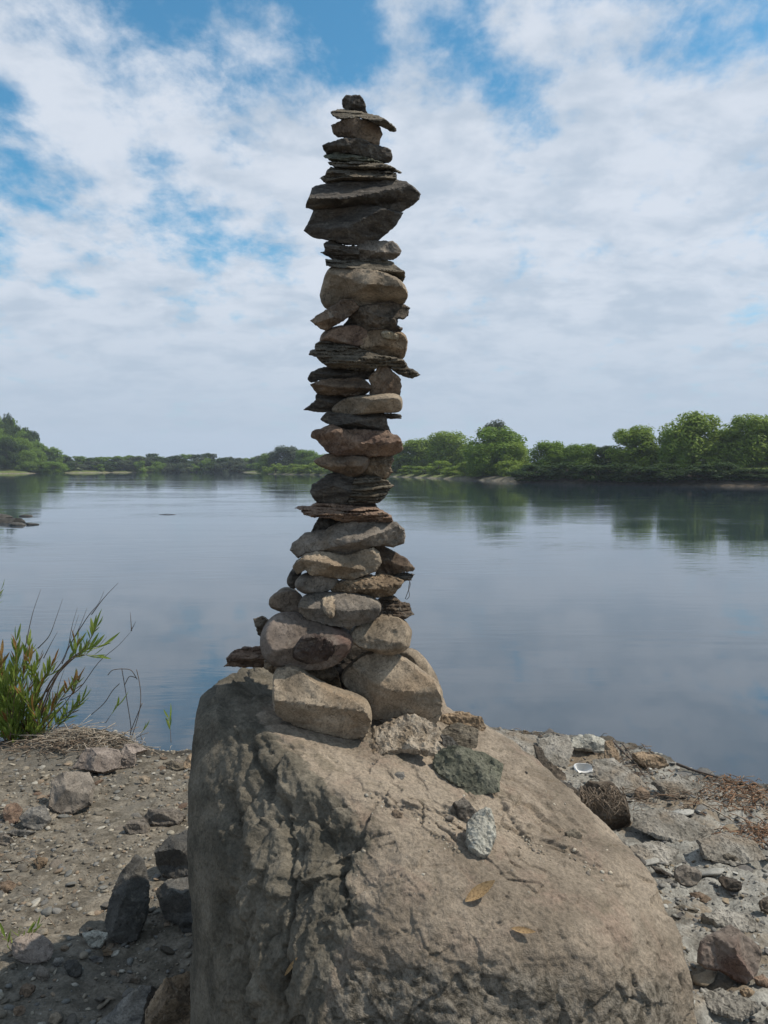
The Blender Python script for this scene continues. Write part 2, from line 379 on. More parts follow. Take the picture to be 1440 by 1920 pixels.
def seg_dist(u, v, pl):
    best = np.full(u.shape, 1e9); side = np.zeros(u.shape)
    for (x0, y0), (x1, y1) in zip(pl[:-1], pl[1:]):
        dx, dy = x1 - x0, y1 - y0; L2 = dx * dx + dy * dy
        t = np.clip(((u - x0) * dx + (v - y0) * dy) / L2, 0, 1)
        d = np.hypot(u - x0 - t * dx, v - y0 - t * dy); sd = np.sign(dx * (v - y0) - dy * (u - x0))
        k = d < best; best = np.where(k, d, best); side = np.where(k, sd, side)
    return best, side
def make_boulder():
    bm = bmesh.new(); bmesh.ops.create_icosphere(bm, subdivisions=8, radius=1)
    D = np.array([v.co[:] for v in bm.verts]) + 0.7 * np.array(Vector((-.05, -.85, .45)).normalized()); D /= np.linalg.norm(D, axis=1)[:, None]   # finer mesh towards the shore path
    Fc = np.array([[v.index for v in f.verts] for f in bm.faces]); bm.free()
    r = boulder_r(D); P = BC_ + D * r[:, None]
    u, v = to_px(P)
    uw = u + 16 * pn(P * 9) + 12 * pn(P * 25) + 7 * pn(P * 70); vw = v + 16 * pn(P * 9 + 50) + 12 * pn(P * 25 + 50) + 7 * pn(P * 70 + 50)
    # outer (camera-facing) half only for the modelled cracks
    nrm = np.zeros_like(P); fn = np.cross(P[Fc[:, 1]] - P[Fc[:, 0]], P[Fc[:, 2]] - P[Fc[:, 0]])
    for k in range(3): np.add.at(nrm, Fc[:, k], fn)
    nrm /= np.linalg.norm(nrm, axis=1)[:, None]
    front = (np.einsum('ij,ij->i', nrm, np.array(CAM) - P) > 0).astype(float)
    # flank: everything left of the ridge line
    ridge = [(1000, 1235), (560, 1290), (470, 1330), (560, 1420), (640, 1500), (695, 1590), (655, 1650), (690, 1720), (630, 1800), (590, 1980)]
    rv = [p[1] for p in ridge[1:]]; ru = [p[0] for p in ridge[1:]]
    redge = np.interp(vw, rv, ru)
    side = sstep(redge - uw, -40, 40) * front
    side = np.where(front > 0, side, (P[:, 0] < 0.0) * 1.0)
    d = 0.014 * fbm(P * 4.2, 5, .5) + (0.0055 - .002 * side) * fbm(P * 15 + 5, 4, .55) + 0.0020 * fbm(P * 55 + 9, 3, .6)
    # vertical weathered grooves on the flank
    q_ = P * np.array([16, 16, 2.2]) + 0.5 * np.stack([fbm(P * 5, 3)] * 3, -1)
    rg = 1 - np.abs(fbm(q_, 4, .55)) * 2.0
    g1 = np.abs(pn(P * np.array([8, 8, 1.6]) + 31))
    edge_fade = sstep(u, 372, 450)
    d += side * (0.004 * np.clip(rg, -1, 1) * (0.3 + 0.7 * edge_fade) - 0.007 * sstep(g1, .10, 0) * edge_fade * sstep(v, 1330, 1420))
    q2 = P * np.array([40, 40, 7]) + 0.6 * np.stack([fbm(P * 12, 3)] * 3, -1)
    d += side * (0.3 + .7 * edge_fade) * (-0.0025 * (1 - sstep(np.abs(fbm(q2, 3, .6)), 0, .22)) + .0012 * fbm(P * 90, 2))
    chip = fbm(P * 20 + 60, 3); d += 0.003 * (np.floor(chip * 4) / 4) * (0.6 - .2 * side)
    d -= 0.0025 * sstep(fbm(P * 70 + 11, 2), .42, .6)
    pl_ = fbm(P * np.array([7, 9, 14]) + 33, 4, .55) * 3.2; fr_ = pl_ - np.floor(pl_)          # broken sheets with crisp lips
    gate_ = sstep(fbm(P * 3.1 + 44, 2), -.12, .2) * (1 - .75 * side)
    d += gate_ * .0075 * (np.floor(pl_) / 3.2 + .30 * sstep(fr_, .9, 1.0))
    vz = pn(np.stack([P[:, 0] * 22 + P[:, 1] * 14, P[:, 2] * 2.4, P[:, 1] * 6], -1) + .25 * np.stack([fbm(P * 14, 2)] * 3, -1))      # long grooves
    d -= side * edge_fade * .006 * (1 - sstep(np.abs(vz), 0, .16))
    cr_n = fbm(P * 18 + 80, 3); cr_2 = fbm(P * 26 + 120, 2)
    def fracture(seeds, aniso, hgt, tilt, sd_, mask):
        rg = np.random.default_rng(sd_); S_ = P[rg.choice(np.where(mask > .5)[0], seeds)] * aniso; Q_ = (P + .012 * np.stack([fbm(P * 22 + k, 2) for k in range(3)], -1)) * aniso
        hh = rg.uniform(-hgt, hgt, seeds); tl = rg.normal(0, tilt, (seeds, 3)); best = np.full(len(P), 1e9); out = np.zeros(len(P))
        for k in range(seeds):
            dd_ = ((Q_ - S_[k]) ** 2).sum(1); c_ = dd_ < best; best = np.where(c_, dd_, best); out = np.where(c_, hh[k] + (Q_ - S_[k]) @ tl[k], out)
        return out * mask
    flank = side * front
    d += fracture(90, np.array([1.3, 1.3, .42]), .008, .16, 5, flank) * edge_fade + fracture(200, np.array([1.3, 1.3, .36]), .0018, .10, 6, flank) * edge_fade
    d += fracture(70, np.array([1, 1, 1.]), .003, .05, 8, front * (1 - side)) + fracture(420, np.array([1, 1, 1.]), .0012, .07, 9, front * (1 - side)) * .8
    def crack(pl, width, depth, step=0.0, reach=30, gate=1):
        nonlocal d
        dist, sd = seg_dist(uw, vw, pl)
        d = d + front * (-depth * (1 - .88 * gate * (1 - sstep(cr_n, -.2, .35))) * np.exp(-(dist / (width * (.55 + .45 * sstep(cr_n, -.4, .4)))) ** 2))
        if step: d = d + front * 1.25 * step * (.35 + .65 * sstep(cr_2, -.25, .25)) * sstep(dist, reach * 1.4, 0) * (sd < 0) * sstep(dist, 0, 4)
    crack([(532, 1500), (538, 1560), (545, 1640), (540, 1700), (532, 1780), (534, 1930), (536, 2050)], 8, .034, gate=.35)
    crack([(445, 1690), (462, 1740), (464, 1800), (468, 1870), (480, 1950)], 7, .022, .014, 40, gate=.3)
    crack([(425, 1480), (440, 1560), (450, 1640), (432, 1700)], 14, .026, gate=.3)
    crack([(470, 1380), (490, 1450), (520, 1500)], 12, .024, gate=.3)
    crack([(546, 1675), (590, 1655), (630, 1645), (650, 1680)], 7, .016, .012, 50)
    d -= front * 0.034 * np.exp(-(((uw - 628) / 34) ** 2 + ((vw - 1600) / 52) ** 2))
    d -= front * 0.020 * np.exp(-(((uw - 560) / 26) ** 2 + ((vw - 1570) / 60) ** 2))
    d += front * 0.015 * np.exp(-(((uw - 590) / 60) ** 2 + ((vw - 1480) / 22) ** 2))
    crack([(690, 1482), (730, 1510), (800, 1518), (850, 1532), (890, 1560)], 4, .006, .010, 36)
    crack([(770, 1520), (830, 1560), (870, 1590)], 4, .008, .006, 30)
    crack([(930, 1510), (960, 1545), (1000, 1582), (1060, 1592), (1120, 1625)], 4, .008, .010, 40)
    crack([(1000, 1490), (1060, 1530), (1100, 1570)], 4, .006, .006, 30)
    crack([(745, 1640), (790, 1655), (815, 1690)], 3.5, .007)
    crack([(900, 1600), (950, 1640), (1000, 1650), (1060, 1690)], 3.5, .006, .005, 40)
    crack([(1080, 1740), (1110, 1770), (1130, 1780)], 3, .006); crack([(1150, 1840), (1170, 1870), (1240, 1880)], 4, .009, .006, 30)
    crack([(1270, 1815), (1282, 1850), (1275, 1930)], 7, .018)
    crack([(600, 1800), (640, 1740), (690, 1740)], 5, .006)
    crack([(440, 1290), (470, 1310), (520, 1320)], 5, .010, .006, 30); crack([(410, 1300), (440, 1380), (480, 1400), (560, 1395)], 6, .010, .008, 40)
    top = sstep(nrm[:, 2], .25, .6)
    lay = fbm(P * np.array([2.5, 6, 9]) + 70, 4); d += top * 0.008 * (np.floor(lay * 6) / 6)
    lich = front * sstep(v, 1700, 1900) * (1 - side) * (0.55 + 0.45 * sstep(u, 1250, 900)) + 0.3 * front * sstep(np.hypot(uw - 1190, vw - 1880), 120, 20)
    rim = sstep(v, 1700, 1850) * (1 - side) * front
    d += rim * 0.004 * fbm(P * 34 + 20, 3, .7)
    P = P + D * d[:, None]
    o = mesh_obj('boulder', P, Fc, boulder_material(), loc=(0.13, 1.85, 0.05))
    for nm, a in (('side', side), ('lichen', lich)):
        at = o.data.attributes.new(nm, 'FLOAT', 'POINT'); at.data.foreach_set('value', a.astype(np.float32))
    tag(o, 'huge buff boulder with a sloping top and grooved shaded left flank, carrying the stone tower', 'boulder')
    sub = boulder_r(D); _ = sub
    return o, P, Fc
BC_ = np.array(BC)
boulder, BV, BF = make_boulder()
BB = BVHTree.FromPolygons(BV.tolist(), BF.tolist())
def on_boulder(u, v):
    h = BB.ray_cast(CAM, ray(u, v)); return h[0] if h[0] else None
# ------------------------------------------------------------------ stones from their outline, with real depth
T1 = (540, 150, 5.143); T2 = (540, 430, 5.143); T3 = (540, 670, 5.143); T4 = (480, 900, 4.235); T5 = (380, 1120, 3.0); T6 = (620, 1300, 3.789)
TL = (0, 1380, 3.555); TB = (0, 1060, 3.789); TR = (1060, 1580, 3.789); TD = (880, 1340, 2.571); PX = (0, 0, 1.0)
def parse(s): return [tuple(float(c) for c in w.split(',')) for w in s.split()]
def refine(poly, smooth, res, rough, rg):
    P = np.array(poly, float)
    for _ in range(smooth):
        Q = np.roll(P, -1, 0); P = np.stack([P * .75 + Q * .25, P * .25 + Q * .75], 1).reshape(-1, 2)
    Q = np.roll(P, -1, 0); out = []
    for a, b in zip(P, Q):
        n = max(1, int(np.ceil(np.linalg.norm(b - a) / res)))
        for k in range(n): out.append(a + (b - a) * k / n)
    P = np.array(out)
    keep = [0]
    for i in range(1, len(P)):
        if np.linalg.norm(P[i] - P[keep[-1]]) > res * .45: keep.append(i)
    P = P[keep]
    t = np.roll(P, -1, 0) - np.roll(P, 1, 0); t /= np.linalg.norm(t, axis=1)[:, None] + 1e-9
    nn = np.stack([t[:, 1], -t[:, 0]], -1)
    L = np.concatenate([P / (res * 5), np.full((len(P), 1), rg * 3.7)], 1)
    return P + nn * (rough * (fbm(L, 3, .6)))[:, None]
def edge_dist(X, P):
    Q = np.roll(P, -1, 0); e = Q - P; L2 = (e ** 2).sum(1) + 1e-12
    w = X[:, None, :] - P[None]; t = np.clip((w * e[None]).sum(2) / L2[None], 0, 1)
    d = np.sqrt(((w - t[..., None] * e[None]) ** 2).sum(2)).min(1)
    y = X[:, 1:2]; c = ((P[None, :, 1] > y) != (Q[None, :, 1] > y)) & (X[:, 0:1] < (Q[:, 0] - P[:, 0])[None] * (y - P[None, :, 1]) / ((Q[:, 1] - P[:, 1])[None] + 1e-12) + P[None, :, 0])
    return d, c.sum(1) % 2 == 1
SN = [0]
def stone(T, pts, label, mat, y=None, O=None, n=(0, -1, 0), thick=None, p=2.3, bevel=.75, rough=.0022, smooth=2, facets=(), nf=3, lay=0.0, noise=1.0,
          name='stone', cat='stone', group='stones stacked in the tower', back=1.0, sharp=38, grow=1.035, ang=.7, parent=None, res=None):
    SN[0] += 1; sid = SN[0]; rg = np.random.default_rng(100 + sid)
    n = Vector(n).normalized(); e1 = Vector((0, 0, 1)).cross(n).normalized(); e2 = n.cross(e1)
    if O is None: O = Vector((0, y, 1))
    if O is None: pass
    px = [(T[0] + x / T[2], T[1] + yy / T[2]) for x, yy in parse(pts)]
    L = []
    for (u, v) in px:
        d = ray(u, v); h = CAM + d * ((O - CAM).dot(n) / d.dot(n)); L.append((h.dot(e1), h.dot(e2)))
    L = np.array(L); c = (L.max(0) + L.min(0)) / 2; L = (L - c) * np.array([grow, 1 + (grow - 1) * 2.5]); wid, hei = np.ptp(L[:, 0]), np.ptp(L[:, 1])
    area = abs(np.sum(L[:, 0] * np.roll(L[:, 1], -1) - L[:, 1] * np.roll(L[:, 0], -1))) / 2
    r = res or max(0.0021, math.sqrt(area / 1100)); th = thick or min(0.095, 0.36 * wid)
    if np.sum(L[:, 0] * np.roll(L[:, 1], -1) - L[:, 1] * np.roll(L[:, 0], -1)) < 0: L = L[::-1]
    B = refine(L, smooth, r, rough, sid)
    gxs = np.arange(-wid / 2, wid / 2, r); gys = np.arange(-hei / 2, hei / 2, r * .87)
    X = np.array([(a + (r / 2 if j % 2 else 0), b) for j, b in enumerate(gys) for a in gxs]) + rg.normal(size=(len(gxs) * len(gys), 2)) * r * .16
    dd, ins = edge_dist(X, B); X = X[ins & (dd > r * .55)]
    allp = np.concatenate([B, X]); nb = len(B)
    res_ = geometry.delaunay_2d_cdt([Vector(q_) for q_ in allp], [], [list(range(nb))], 1, 1e-7)
    V2 = np.array([q_[:] for q_ in res_[0]]); tri = [tuple(f) for f in res_[2]]
    dist, _ = edge_dist(V2, B); dist[[i for i, ov in enumerate(res_[3]) if any(k < nb for k in ov)]] = 0.0
    rim = dist < 1e-6
    inr = max(dist.max(), 1e-4); tt = np.clip(dist / (inr * bevel), 0, 1)
    prof = (1 - (1 - tt) ** p) ** (1 / p)
    a, b = V2[:, 0] / (wid / 2), V2[:, 1] / (hei / 2)
    def surf(fl, nfr, seed, und=0):
        h = prof.copy()
        rr = np.random.default_rng(seed); al = list(fl)
        for _ in range(nfr):
            an = rr.uniform(0, 6.28); g = rr.uniform(.3, 1.0) * ang; al.append((rr.uniform(.62, .95) + .12 * (1 - ang), math.cos(an) * g, math.sin(an) * g))
        if und and not fl: al += [(rr.uniform(.62, .8), rr.uniform(-.15, .15), rr.uniform(.55, 1.05)), (rr.uniform(.72, .9), rr.uniform(-.4, .1), rr.uniform(-1.0, -.5))]
        for cc, ga, gb in al:
            pl = np.maximum(cc + ga * a + gb * b, 0.18 * prof); h = np.minimum(h, pl)
        P3 = np.stack([V2[:, 0], V2[:, 1], h * th], -1) + sid * 3.1
        if lay:
            q_ = V2[:, 1] / .0085 + .9 * fbm(P3 * 9, 3) + 30; fl_ = np.floor(q_); fr = q_ - fl_
            st_ = lambda k_: pn(np.stack([k_ * 5.37 + sid, P3[:, 0] * 9 + k_, 0 * k_ + .5], -1))
            stp = st_(fl_) * (1 - sstep(fr, .8, 1)) + st_(fl_ + 1) * sstep(fr, .8, 1)
            h = h + lay * (stp * 1.6 - .35 * np.exp(-((fr - .9) / .14) ** 2)) * np.minimum(1, prof * 1.2)
        ns = (0.11 * fbm(P3 * (2.2 / max(hei, .03)), 3) + 0.10 * np.abs(fbm(P3 * 40, 3, .6)) * (0.05 / th)) * noise
        ck = fbm(P3 * 17 + 5, 3) * 3.0; ns = ns + ang * (.055 * np.floor(ck) / 1.5 + .02 * sstep(ck - np.floor(ck), .8, 1)) * (.06 / th)
        return np.maximum(h + ns * np.minimum(1, prof * 1.5), 0.05 * prof)
    hf = surf(facets, nf, sid, ang > .75) * th; hb = surf((), nf + 2, sid + 999) * th * back
    nv = len(V2); idx_b = np.where(rim, np.arange(nv), 0)
    interior = np.where(~rim)[0]; idx_b[interior] = nv + np.arange(len(interior))
    hf[rim] = 0
    e1n, e2n, nn = np.array(e1), np.array(e2), np.array(n)
    Wp = np.array(O) - nn * 0.0
    base = (O.dot(n)) * nn + (c[0]) * e1n + c[1] * e2n
    Vf = base + V2[:, :1] * e1n + V2[:, 1:] * e2n + hf[:, None] * nn
    Vb = base + V2[interior, :1] * e1n + V2[interior, 1:] * e2n - hb[interior][:, None] * nn
    V = np.concatenate([Vf, Vb])
    V = V + (np.stack([pn(V * 33 + k * 9) for k in range(3)], -1)) * 0.0014 * noise
    Fc = []
    for t in tri:
        p0, p1, p2 = (V2[i] for i in t); ccw = (p1[0] - p0[0]) * (p2[1] - p0[1]) - (p1[1] - p0[1]) * (p2[0] - p0[0]) > 0
        f = t if ccw else t[::-1]
        Fc.append(f)
        g_ = tuple(int(idx_b[i]) for i in f[::-1])
        if len(set(g_) | set(f)) > 3: Fc.append(g_)
    loc = V.mean(0); loc[2] = V[:, 2].min()
    o = mesh_obj(name, V, Fc, RM[mat] if isinstance(mat, str) else mat, loc=tuple(loc), sharp=sharp, parent=parent)
    if label: tag(o, label, cat, group)
    return o
Y0 = 1.98
def S(T, pts, label, mat, dy=0.0, **k):
    P = parse(pts); c = at_y(T[0] + (min(p[0] for p in P) + max(p[0] for p in P)) / 2 / T[2], T[1] + (min(p[1] for p in P) + max(p[1] for p in P)) / 2 / T[2], Y0 + dy)
    n = (CAM - c).normalized(); n.z *= .35 if n.z > 0 else 1
    return stone(T, pts, label, mat, O=c, n=n, **k)
LIT = (.95, .0, -.55)          # facet sloping back towards the top
SLATE = dict(lay=.22, smooth=0, p=3.4, bevel=.6, nf=3, rough=.0035, ang=.8, sharp=28)
ANG = dict(smooth=0, p=3.4, bevel=.5, nf=6, rough=.0028, ang=1.0, sharp=26)
RND = dict(smooth=3, p=2.1, bevel=1.0, nf=1, rough=.0008, noise=.5, sharp=60)
ROUGH = dict(smooth=0, ang=1.0, p=2.4, bevel=.7, nf=4, rough=.0045, noise=2.2, sharp=30)
def face(o, name, T, pts, mat, thick=.012, **k):      # a patch of the stone's own surface, set into its front
    me = o.data; loc = o.location; bv = BVHTree.FromPolygons([v.co + loc for v in me.vertices], [tuple(p.vertices) for p in me.polygons])
    P = parse(pts); h, n, _, _ = bv.ray_cast(CAM, ray(T[0] + sum(p[0] for p in P) / len(P) / T[2], T[1] + sum(p[1] for p in P) / len(P) / T[2]))
    if h is None: return
    f = stone(T, pts, None, mat, O=h - n * thick * .35, n=n, thick=thick, smooth=1, p=2.6, bevel=.8, nf=2, noise=1.6, rough=.003, **k)
    f.name = name; f.parent = o; f.location = f.location - loc
# top group
S(T1, '525,190 560,155 690,148 720,185 745,250 758,310 690,312 600,305 560,300 535,260 525,225', 'small dark cube-like stone crowning the very top of the tower', 'dark', facets=[(.8, -.9, 0)], **ANG)
S(T1, '420,312 450,300 545,285 700,315 760,325 850,340 920,375 985,405 1020,440 1042,480 1010,497 960,480 900,455 850,430 760,390 690,372 600,375 520,385 480,370 440,345', 'dark slab with a drooping hooked right end, directly under the top cube', 'slate', **SLATE)
S(T1, '425,440 490,415 540,378 640,370 760,395 850,430 885,460 905,530 880,590 860,645 800,640 760,590 700,575 640,575 560,555 490,550 450,520 430,480', 'squat brown block with a pale right side beneath the hooked slab', 'brown', facets=[(.62, -.9, 0)], **ANG)
S(T1, '340,635 380,610 500,580 560,565 700,565 790,610 860,635 940,650 985,680 995,730 985,775 960,795 900,790 800,765 700,735 600,710 480,700 440,705 380,718 360,690', 'dark wedge-ended slab with a pinkish rounded right tip near the top', 'dark', facets=[(.55, -.75, 0)], **ANG)
S(T1, '355,735 440,700 520,693 640,715 760,745 900,785 920,812 800,805 650,790 560,795 460,795 395,768', 'thin greenish flake between two dark slabs near the top', 'olive', **SLATE)
S(T1, '390,795 470,785 560,788 650,775 800,795 930,808 1010,840 1085,890 1060,897 960,880 870,878 780,880 640,858 540,858 450,835', 'thin splintered slate with a sharp point on its right near the top', 'slate', **SLATE)
S(T1, '390,860 430,845 560,852 700,868 850,875 960,876 1035,900 1040,930 1030,970 900,982 800,990 600,985 500,990 430,1005 370,990 310,945 340,930 370,920 375,895', 'pale layered slab of several thin sheets above the widest dark stone', 'slate', **SLATE)
S(T1, '190,1225 200,1170 225,1120 245,1045 330,1015 430,1003 560,983 800,980 1030,968 1130,990 1210,1050 1260,1105 1250,1150 1190,1200 1100,1255 1020,1275 900,1245 780,1215 700,1205 560,1235 400,1248 270,1250', 'widest blackish stone in the upper tower, pointed reddish tip on its right', 'dark', facets=[(.8, .0, .5)], thick=.10, **ANG)
S(T1, '265,1250 400,1240 560,1228 700,1198 780,1210 900,1238 1010,1270 1095,1290 1070,1340 1000,1430 920,1490 850,1545 760,1560 680,1580 560,1575 400,1537 250,1510 160,1450 200,1380 240,1310', 'big dark wedge stone with a pale right facet, narrowing downward', 'dark', facets=[(.75, .35, .3), (.78, -.6, .15)], thick=.09, **ANG)
# second group
S(T2, '350,150 370,120 440,112 480,135 560,160 680,160 695,300 600,308 520,295 440,285 380,250 320,225 360,215 355,180', 'black splintered slate on the left under the big dark wedge', 'dark', **SLATE)
S(T2, '675,112 840,115 900,116 1010,118 1060,160 1085,210 1070,255 1010,290 900,290 800,298 690,302 675,200', 'pale rounded stone on the right under the big dark wedge', 'grey', facets=[(.85, 0, -.3), (.8, -.1, .9)], **ANG)
S(T2, '375,295 470,290 560,308 690,306 760,298 900,293 1000,320 1060,370 1110,395 1125,450 1095,490 1030,462 940,428 830,412 720,395 600,378 480,378 385,355', 'thin speckled slab sagging to the right above the large tan block', 'slate', **SLATE)
S(T2, '440,372 600,372 720,386 830,400 940,425 1060,478 1115,540 1145,610 1130,690 1080,725 980,710 900,700 820,735 720,755 690,765 620,710 520,695 460,725 400,765 350,730 310,640 330,590 350,500 380,420 410,385', 'large tan block, paler and thicker than its neighbours in mid tower', 'pale', facets=[(.93, -.05, -.12), (.72, .12, .95), (.75, .9, .3)], thick=.10, smooth=2, p=2.8, bevel=.6, nf=2)
S(T2, '220,875 280,830 400,760 500,700 540,685 620,690 685,755 640,800 560,860 460,920 370,970 310,945', 'brick-shaped stone tilted and sticking out at the left of mid tower', 'brown', dy=-.03, facets=[(.7, .5, -.7), (.8, -.3, .8)], **ANG)
S(T2, '535,925 580,870 600,830 690,750 820,725 960,688 1080,712 1165,765 1150,830 1100,860 1050,860 1045,920 1100,940 1090,990 1000,980 920,972 860,975 780,995 740,965 640,935', 'dark ragged rock under the tan block, right of the tilted brick stone', 'darkrough', **ROUGH)
S(T2, '310,1090 318,1020 380,970 470,938 600,926 710,938 768,985 765,1050 700,1140 560,1122 430,1098 350,1092', 'dark smooth oval stone directly below the tilted brick stone', 'red', **RND)
c_ = S(T2, '695,1060 765,985 860,968 920,958 1010,985 1100,998 1140,1040 1150,1130 1110,1255 1000,1245 860,1215 740,1180 680,1130', 'brown stone with a cream crust on its upper right, beside the dark oval', 'buff', dy=.02, facets=[(.85, -.1, .8)], smooth=2, p=2.6, bevel=.6, nf=2)
face(c_, 'crust', T2, '900,990 960,978 1050,1003 1105,1018 1135,1060 1115,1108 1062,1112 1040,1072 962,1062 912,1035', 'crust', )
S(T2, '220,1215 230,1175 275,1165 280,1120 340,1083 480,1096 600,1120 700,1155 830,1195 960,1225 1110,1250 1150,1330 1210,1350 1265,1390 1230,1405 1180,1425 1060,1395 950,1320 850,1340 780,1360 650,1352 500,1338 400,1332 340,1290 290,1235', 'long slanting grey slab with a spike pointing right in mid tower', 'slate', facets=[(.8, -.1, -.75), (.85, .1, .8)], **SLATE)
# third group
S(T3, '200,195 230,140 320,105 420,90 560,104 700,106 830,96 820,180 760,212 690,205 560,210 420,210 320,218 240,238 205,220', 'black rounded stone on the left below the spiked slab', 'dark', dy=.02, **ANG)
S(T3, '225,265 310,225 420,206 560,201 690,196 740,225 790,270 795,310 760,345 650,368 560,374 480,358 420,362 350,358 280,342 250,300', 'small stone with a pale top face left of the upright block', 'brown', dy=-.01, facets=[(.75, -.1, -.9), (.75, 0, .9)], **ANG)
S(T3, '780,190 850,130 890,68 950,80 1010,148 1060,180 1085,210 1090,280 1075,358 1000,358 920,352 830,352 790,340 800,260', 'upright two-toned block standing on end at the right of mid tower', 'brown', dy=-.01, facets=[(.65, -.8, 0), (.72, 1.1, .1)], **ANG)
S(T3, '160,500 220,450 270,415 270,370 300,340 420,352 520,360 640,372 640,450 540,520 400,526 300,524', 'black pointed stone jutting left, level with the pale pillow stone', 'dark', dy=.03, **ANG)
S(T3, '440,470 560,390 700,368 850,358 1000,346 1080,372 1100,440 1085,515 1000,532 900,530 800,540 640,555 500,550 430,520', 'pale smooth pillow-shaped stone in the middle of the tower', 'pale', facets=[(.8, .75, .1)], **RND)
S(T3, '930,538 1080,548 1092,570 1088,592 1000,592 930,590', 'small flat chip poking out right beneath the pale pillow stone', 'dark', thick=.03, **ANG)
S(T3, '330,605 340,575 390,525 500,540 640,545 780,530 900,534 940,570 950,640 985,720 900,712 780,712 640,700 520,698 430,650 370,632', 'black angular chunk beneath the pale pillow stone', 'dark', facets=[(.7, .1, .8)], **ANG)
S(T3, '235,740 260,700 340,695 400,655 440,645 520,690 650,694 780,706 900,706 940,700 1000,745 1060,760 1090,830 1100,880 1050,920 960,942 800,955 620,952 480,945 400,918 330,840 290,800 245,775', 'long rust-brown stone with a knobbly right end at the height of the far trees', 'red', facets=[(.88, -.1, .35)], smooth=2, p=2.3, bevel=.8, nf=3, rough=.003, noise=1.6)
S(T3, '245,1005 290,975 380,938 480,930 640,945 760,952 790,1010 740,1100 640,1160 560,1145 470,1112 380,1080 300,1040', 'leaf-shaped stone with a smooth tan face and point at its left', 'brown', facets=[(.8, .2, .8)], smooth=2, p=2.3, bevel=.9, nf=2)
S(T3, '600,1105 640,1030 700,980 800,945 1000,940 1010,1000 990,1060 1000,1110 940,1170 840,1160 700,1160 620,1175', 'crumbly ochre stone at the right of the leaf-shaped stone', 'buff', dy=.02, **ROUGH)
S(T3, '220,1290 240,1230 310,1190 360,1150 470,1108 560,1130 650,1170 640,1260 590,1350 560,1395 440,1408 320,1400 260,1372', 'dark blunt stone on the left just below the far waterline', 'dark', dy=-.01, **ANG)
S(T3, '570,1330 600,1260 640,1175 740,1148 860,1155 960,1200 1020,1245 960,1290 930,1350 860,1398 740,1392 590,1392', 'layered grey rock with toothed right edge just below the far waterline', 'slate', dy=.01, lay=.35, smooth=0, p=3, bevel=.8, nf=3, rough=.004, sharp=28)
# fourth group
S(T4, '560,172 640,158 760,152 860,162 945,172 948,212 800,215 690,208 560,200', 'thin dark sliver under the layered grey rock', 'dark', dy=.02, **SLATE)
S(T4, '320,228 350,210 440,205 490,183 640,183 800,202 940,212 1060,280 1080,320 1060,342 940,338 780,338 690,334 600,305 500,292 470,300 390,275 370,240', 'brown bark-like slab with a thin spike pointing left over the water', 'red', **SLATE)
S(T4, '440,415 475,340 510,292 620,290 720,328 700,380 620,420 540,430', 'blackish stone tucked behind the left edge of the grey slanting slab', 'dark', dy=.05, **ANG)
S(T4, '280,550 300,500 400,425 560,398 650,350 740,332 940,328 1100,342 1160,390 1175,450 1160,505 1080,530 1000,515 900,532 790,578 680,592 600,578 500,562 400,578 350,610 320,580', 'broad grey slab with a sunlit slanting face and a black left shoulder', 'grey', facets=[(.70, .15, -.75), (.85, .75, .1), (.8, -.15, .9)], **ANG)
S(T4, '300,690 330,640 400,590 480,560 560,568 660,588 750,592 850,543 920,536 970,580 990,660 940,720 840,760 770,790 650,775 540,765 440,745 400,715 340,742', 'tan stone with broken orange facets on its front, under the broad grey slab', 'pale', dy=-.02, facets=[(.82, 0, -.5), (.72, -.3, .9)], **ANG)
S(T4, '920,525 1000,520 1100,570 1200,630 1260,700 1240,718 1160,722 1080,748 990,748 950,738 970,660 960,590', 'dark pointed stone right of the tan stone with broken facets', 'brown', dy=.03, facets=[(.75, -.3, -.5)], **ANG)
S(T4, '240,810 260,750 310,685 370,715 350,780 315,865 270,850', 'small blackish stone squeezed at the left edge of the lower tower', 'dark', dy=.03, **RND)
S(T4, '308,830 330,780 400,735 500,740 600,775 670,800 610,860 520,900 400,905 330,870', 'egg-shaped grey pebble lying under the tan stone with broken facets', 'grey', dy=-.01, **RND)
S(T4, '580,850 690,792 860,766 980,748 1120,772 1170,800 1130,860 1080,910 940,930 850,918 720,912 620,900', 'coarse tan rock with a rough grain at the right of the egg-shaped pebble', 'buff', **ROUGH)
S(T4, '980,748 1080,735 1200,738 1255,752 1230,795 1170,804 1120,780 1000,765', 'thin black flake jutting right with a dry rootlet hanging from it', 'dark', dy=.03, **SLATE)
S(T4, '160,900 185,870 240,845 320,870 350,920 250,930', 'dull stone peeping out behind the left of the blocky grey stone', 'grey', dy=.07, **RND)
S(T4, '100,980 115,930 180,888 300,876 370,925 370,1000 370,1078 250,1068 180,1035 120,1015', 'brown-green stone with a blunt left end beside the blocky grey stone', 'brown', dy=.01, **RND)
c_ = S(T4, '345,1000 370,940 420,906 560,898 760,898 900,926 980,970 990,1020 950,1080 900,1118 760,1148 640,1148 500,1118 400,1088 355,1045', 'blocky grey stone with a pale patch, above the big reddish cobble', 'grey', dy=-.03, facets=[(.86, -.1, .35), (.85, .1, -.6)], smooth=2, p=2.8, bevel=.6, nf=2)
face(c_, 'pale_patch', T4, '525,925 638,920 636,1050 600,1105 525,1045', 'pale', grow=1.0)
S(T4, '960,960 1000,928 1080,918 1160,968 1210,980 1230,1040 1250,1060 1180,1100 1080,1088 980,1080 950,1040', 'dark splintery rock like bark at the right of the blocky grey stone', 'darkrough', dy=.02, lay=.4, smooth=0, p=2.4, nf=4, rough=.004, sharp=28, noise=1.6)
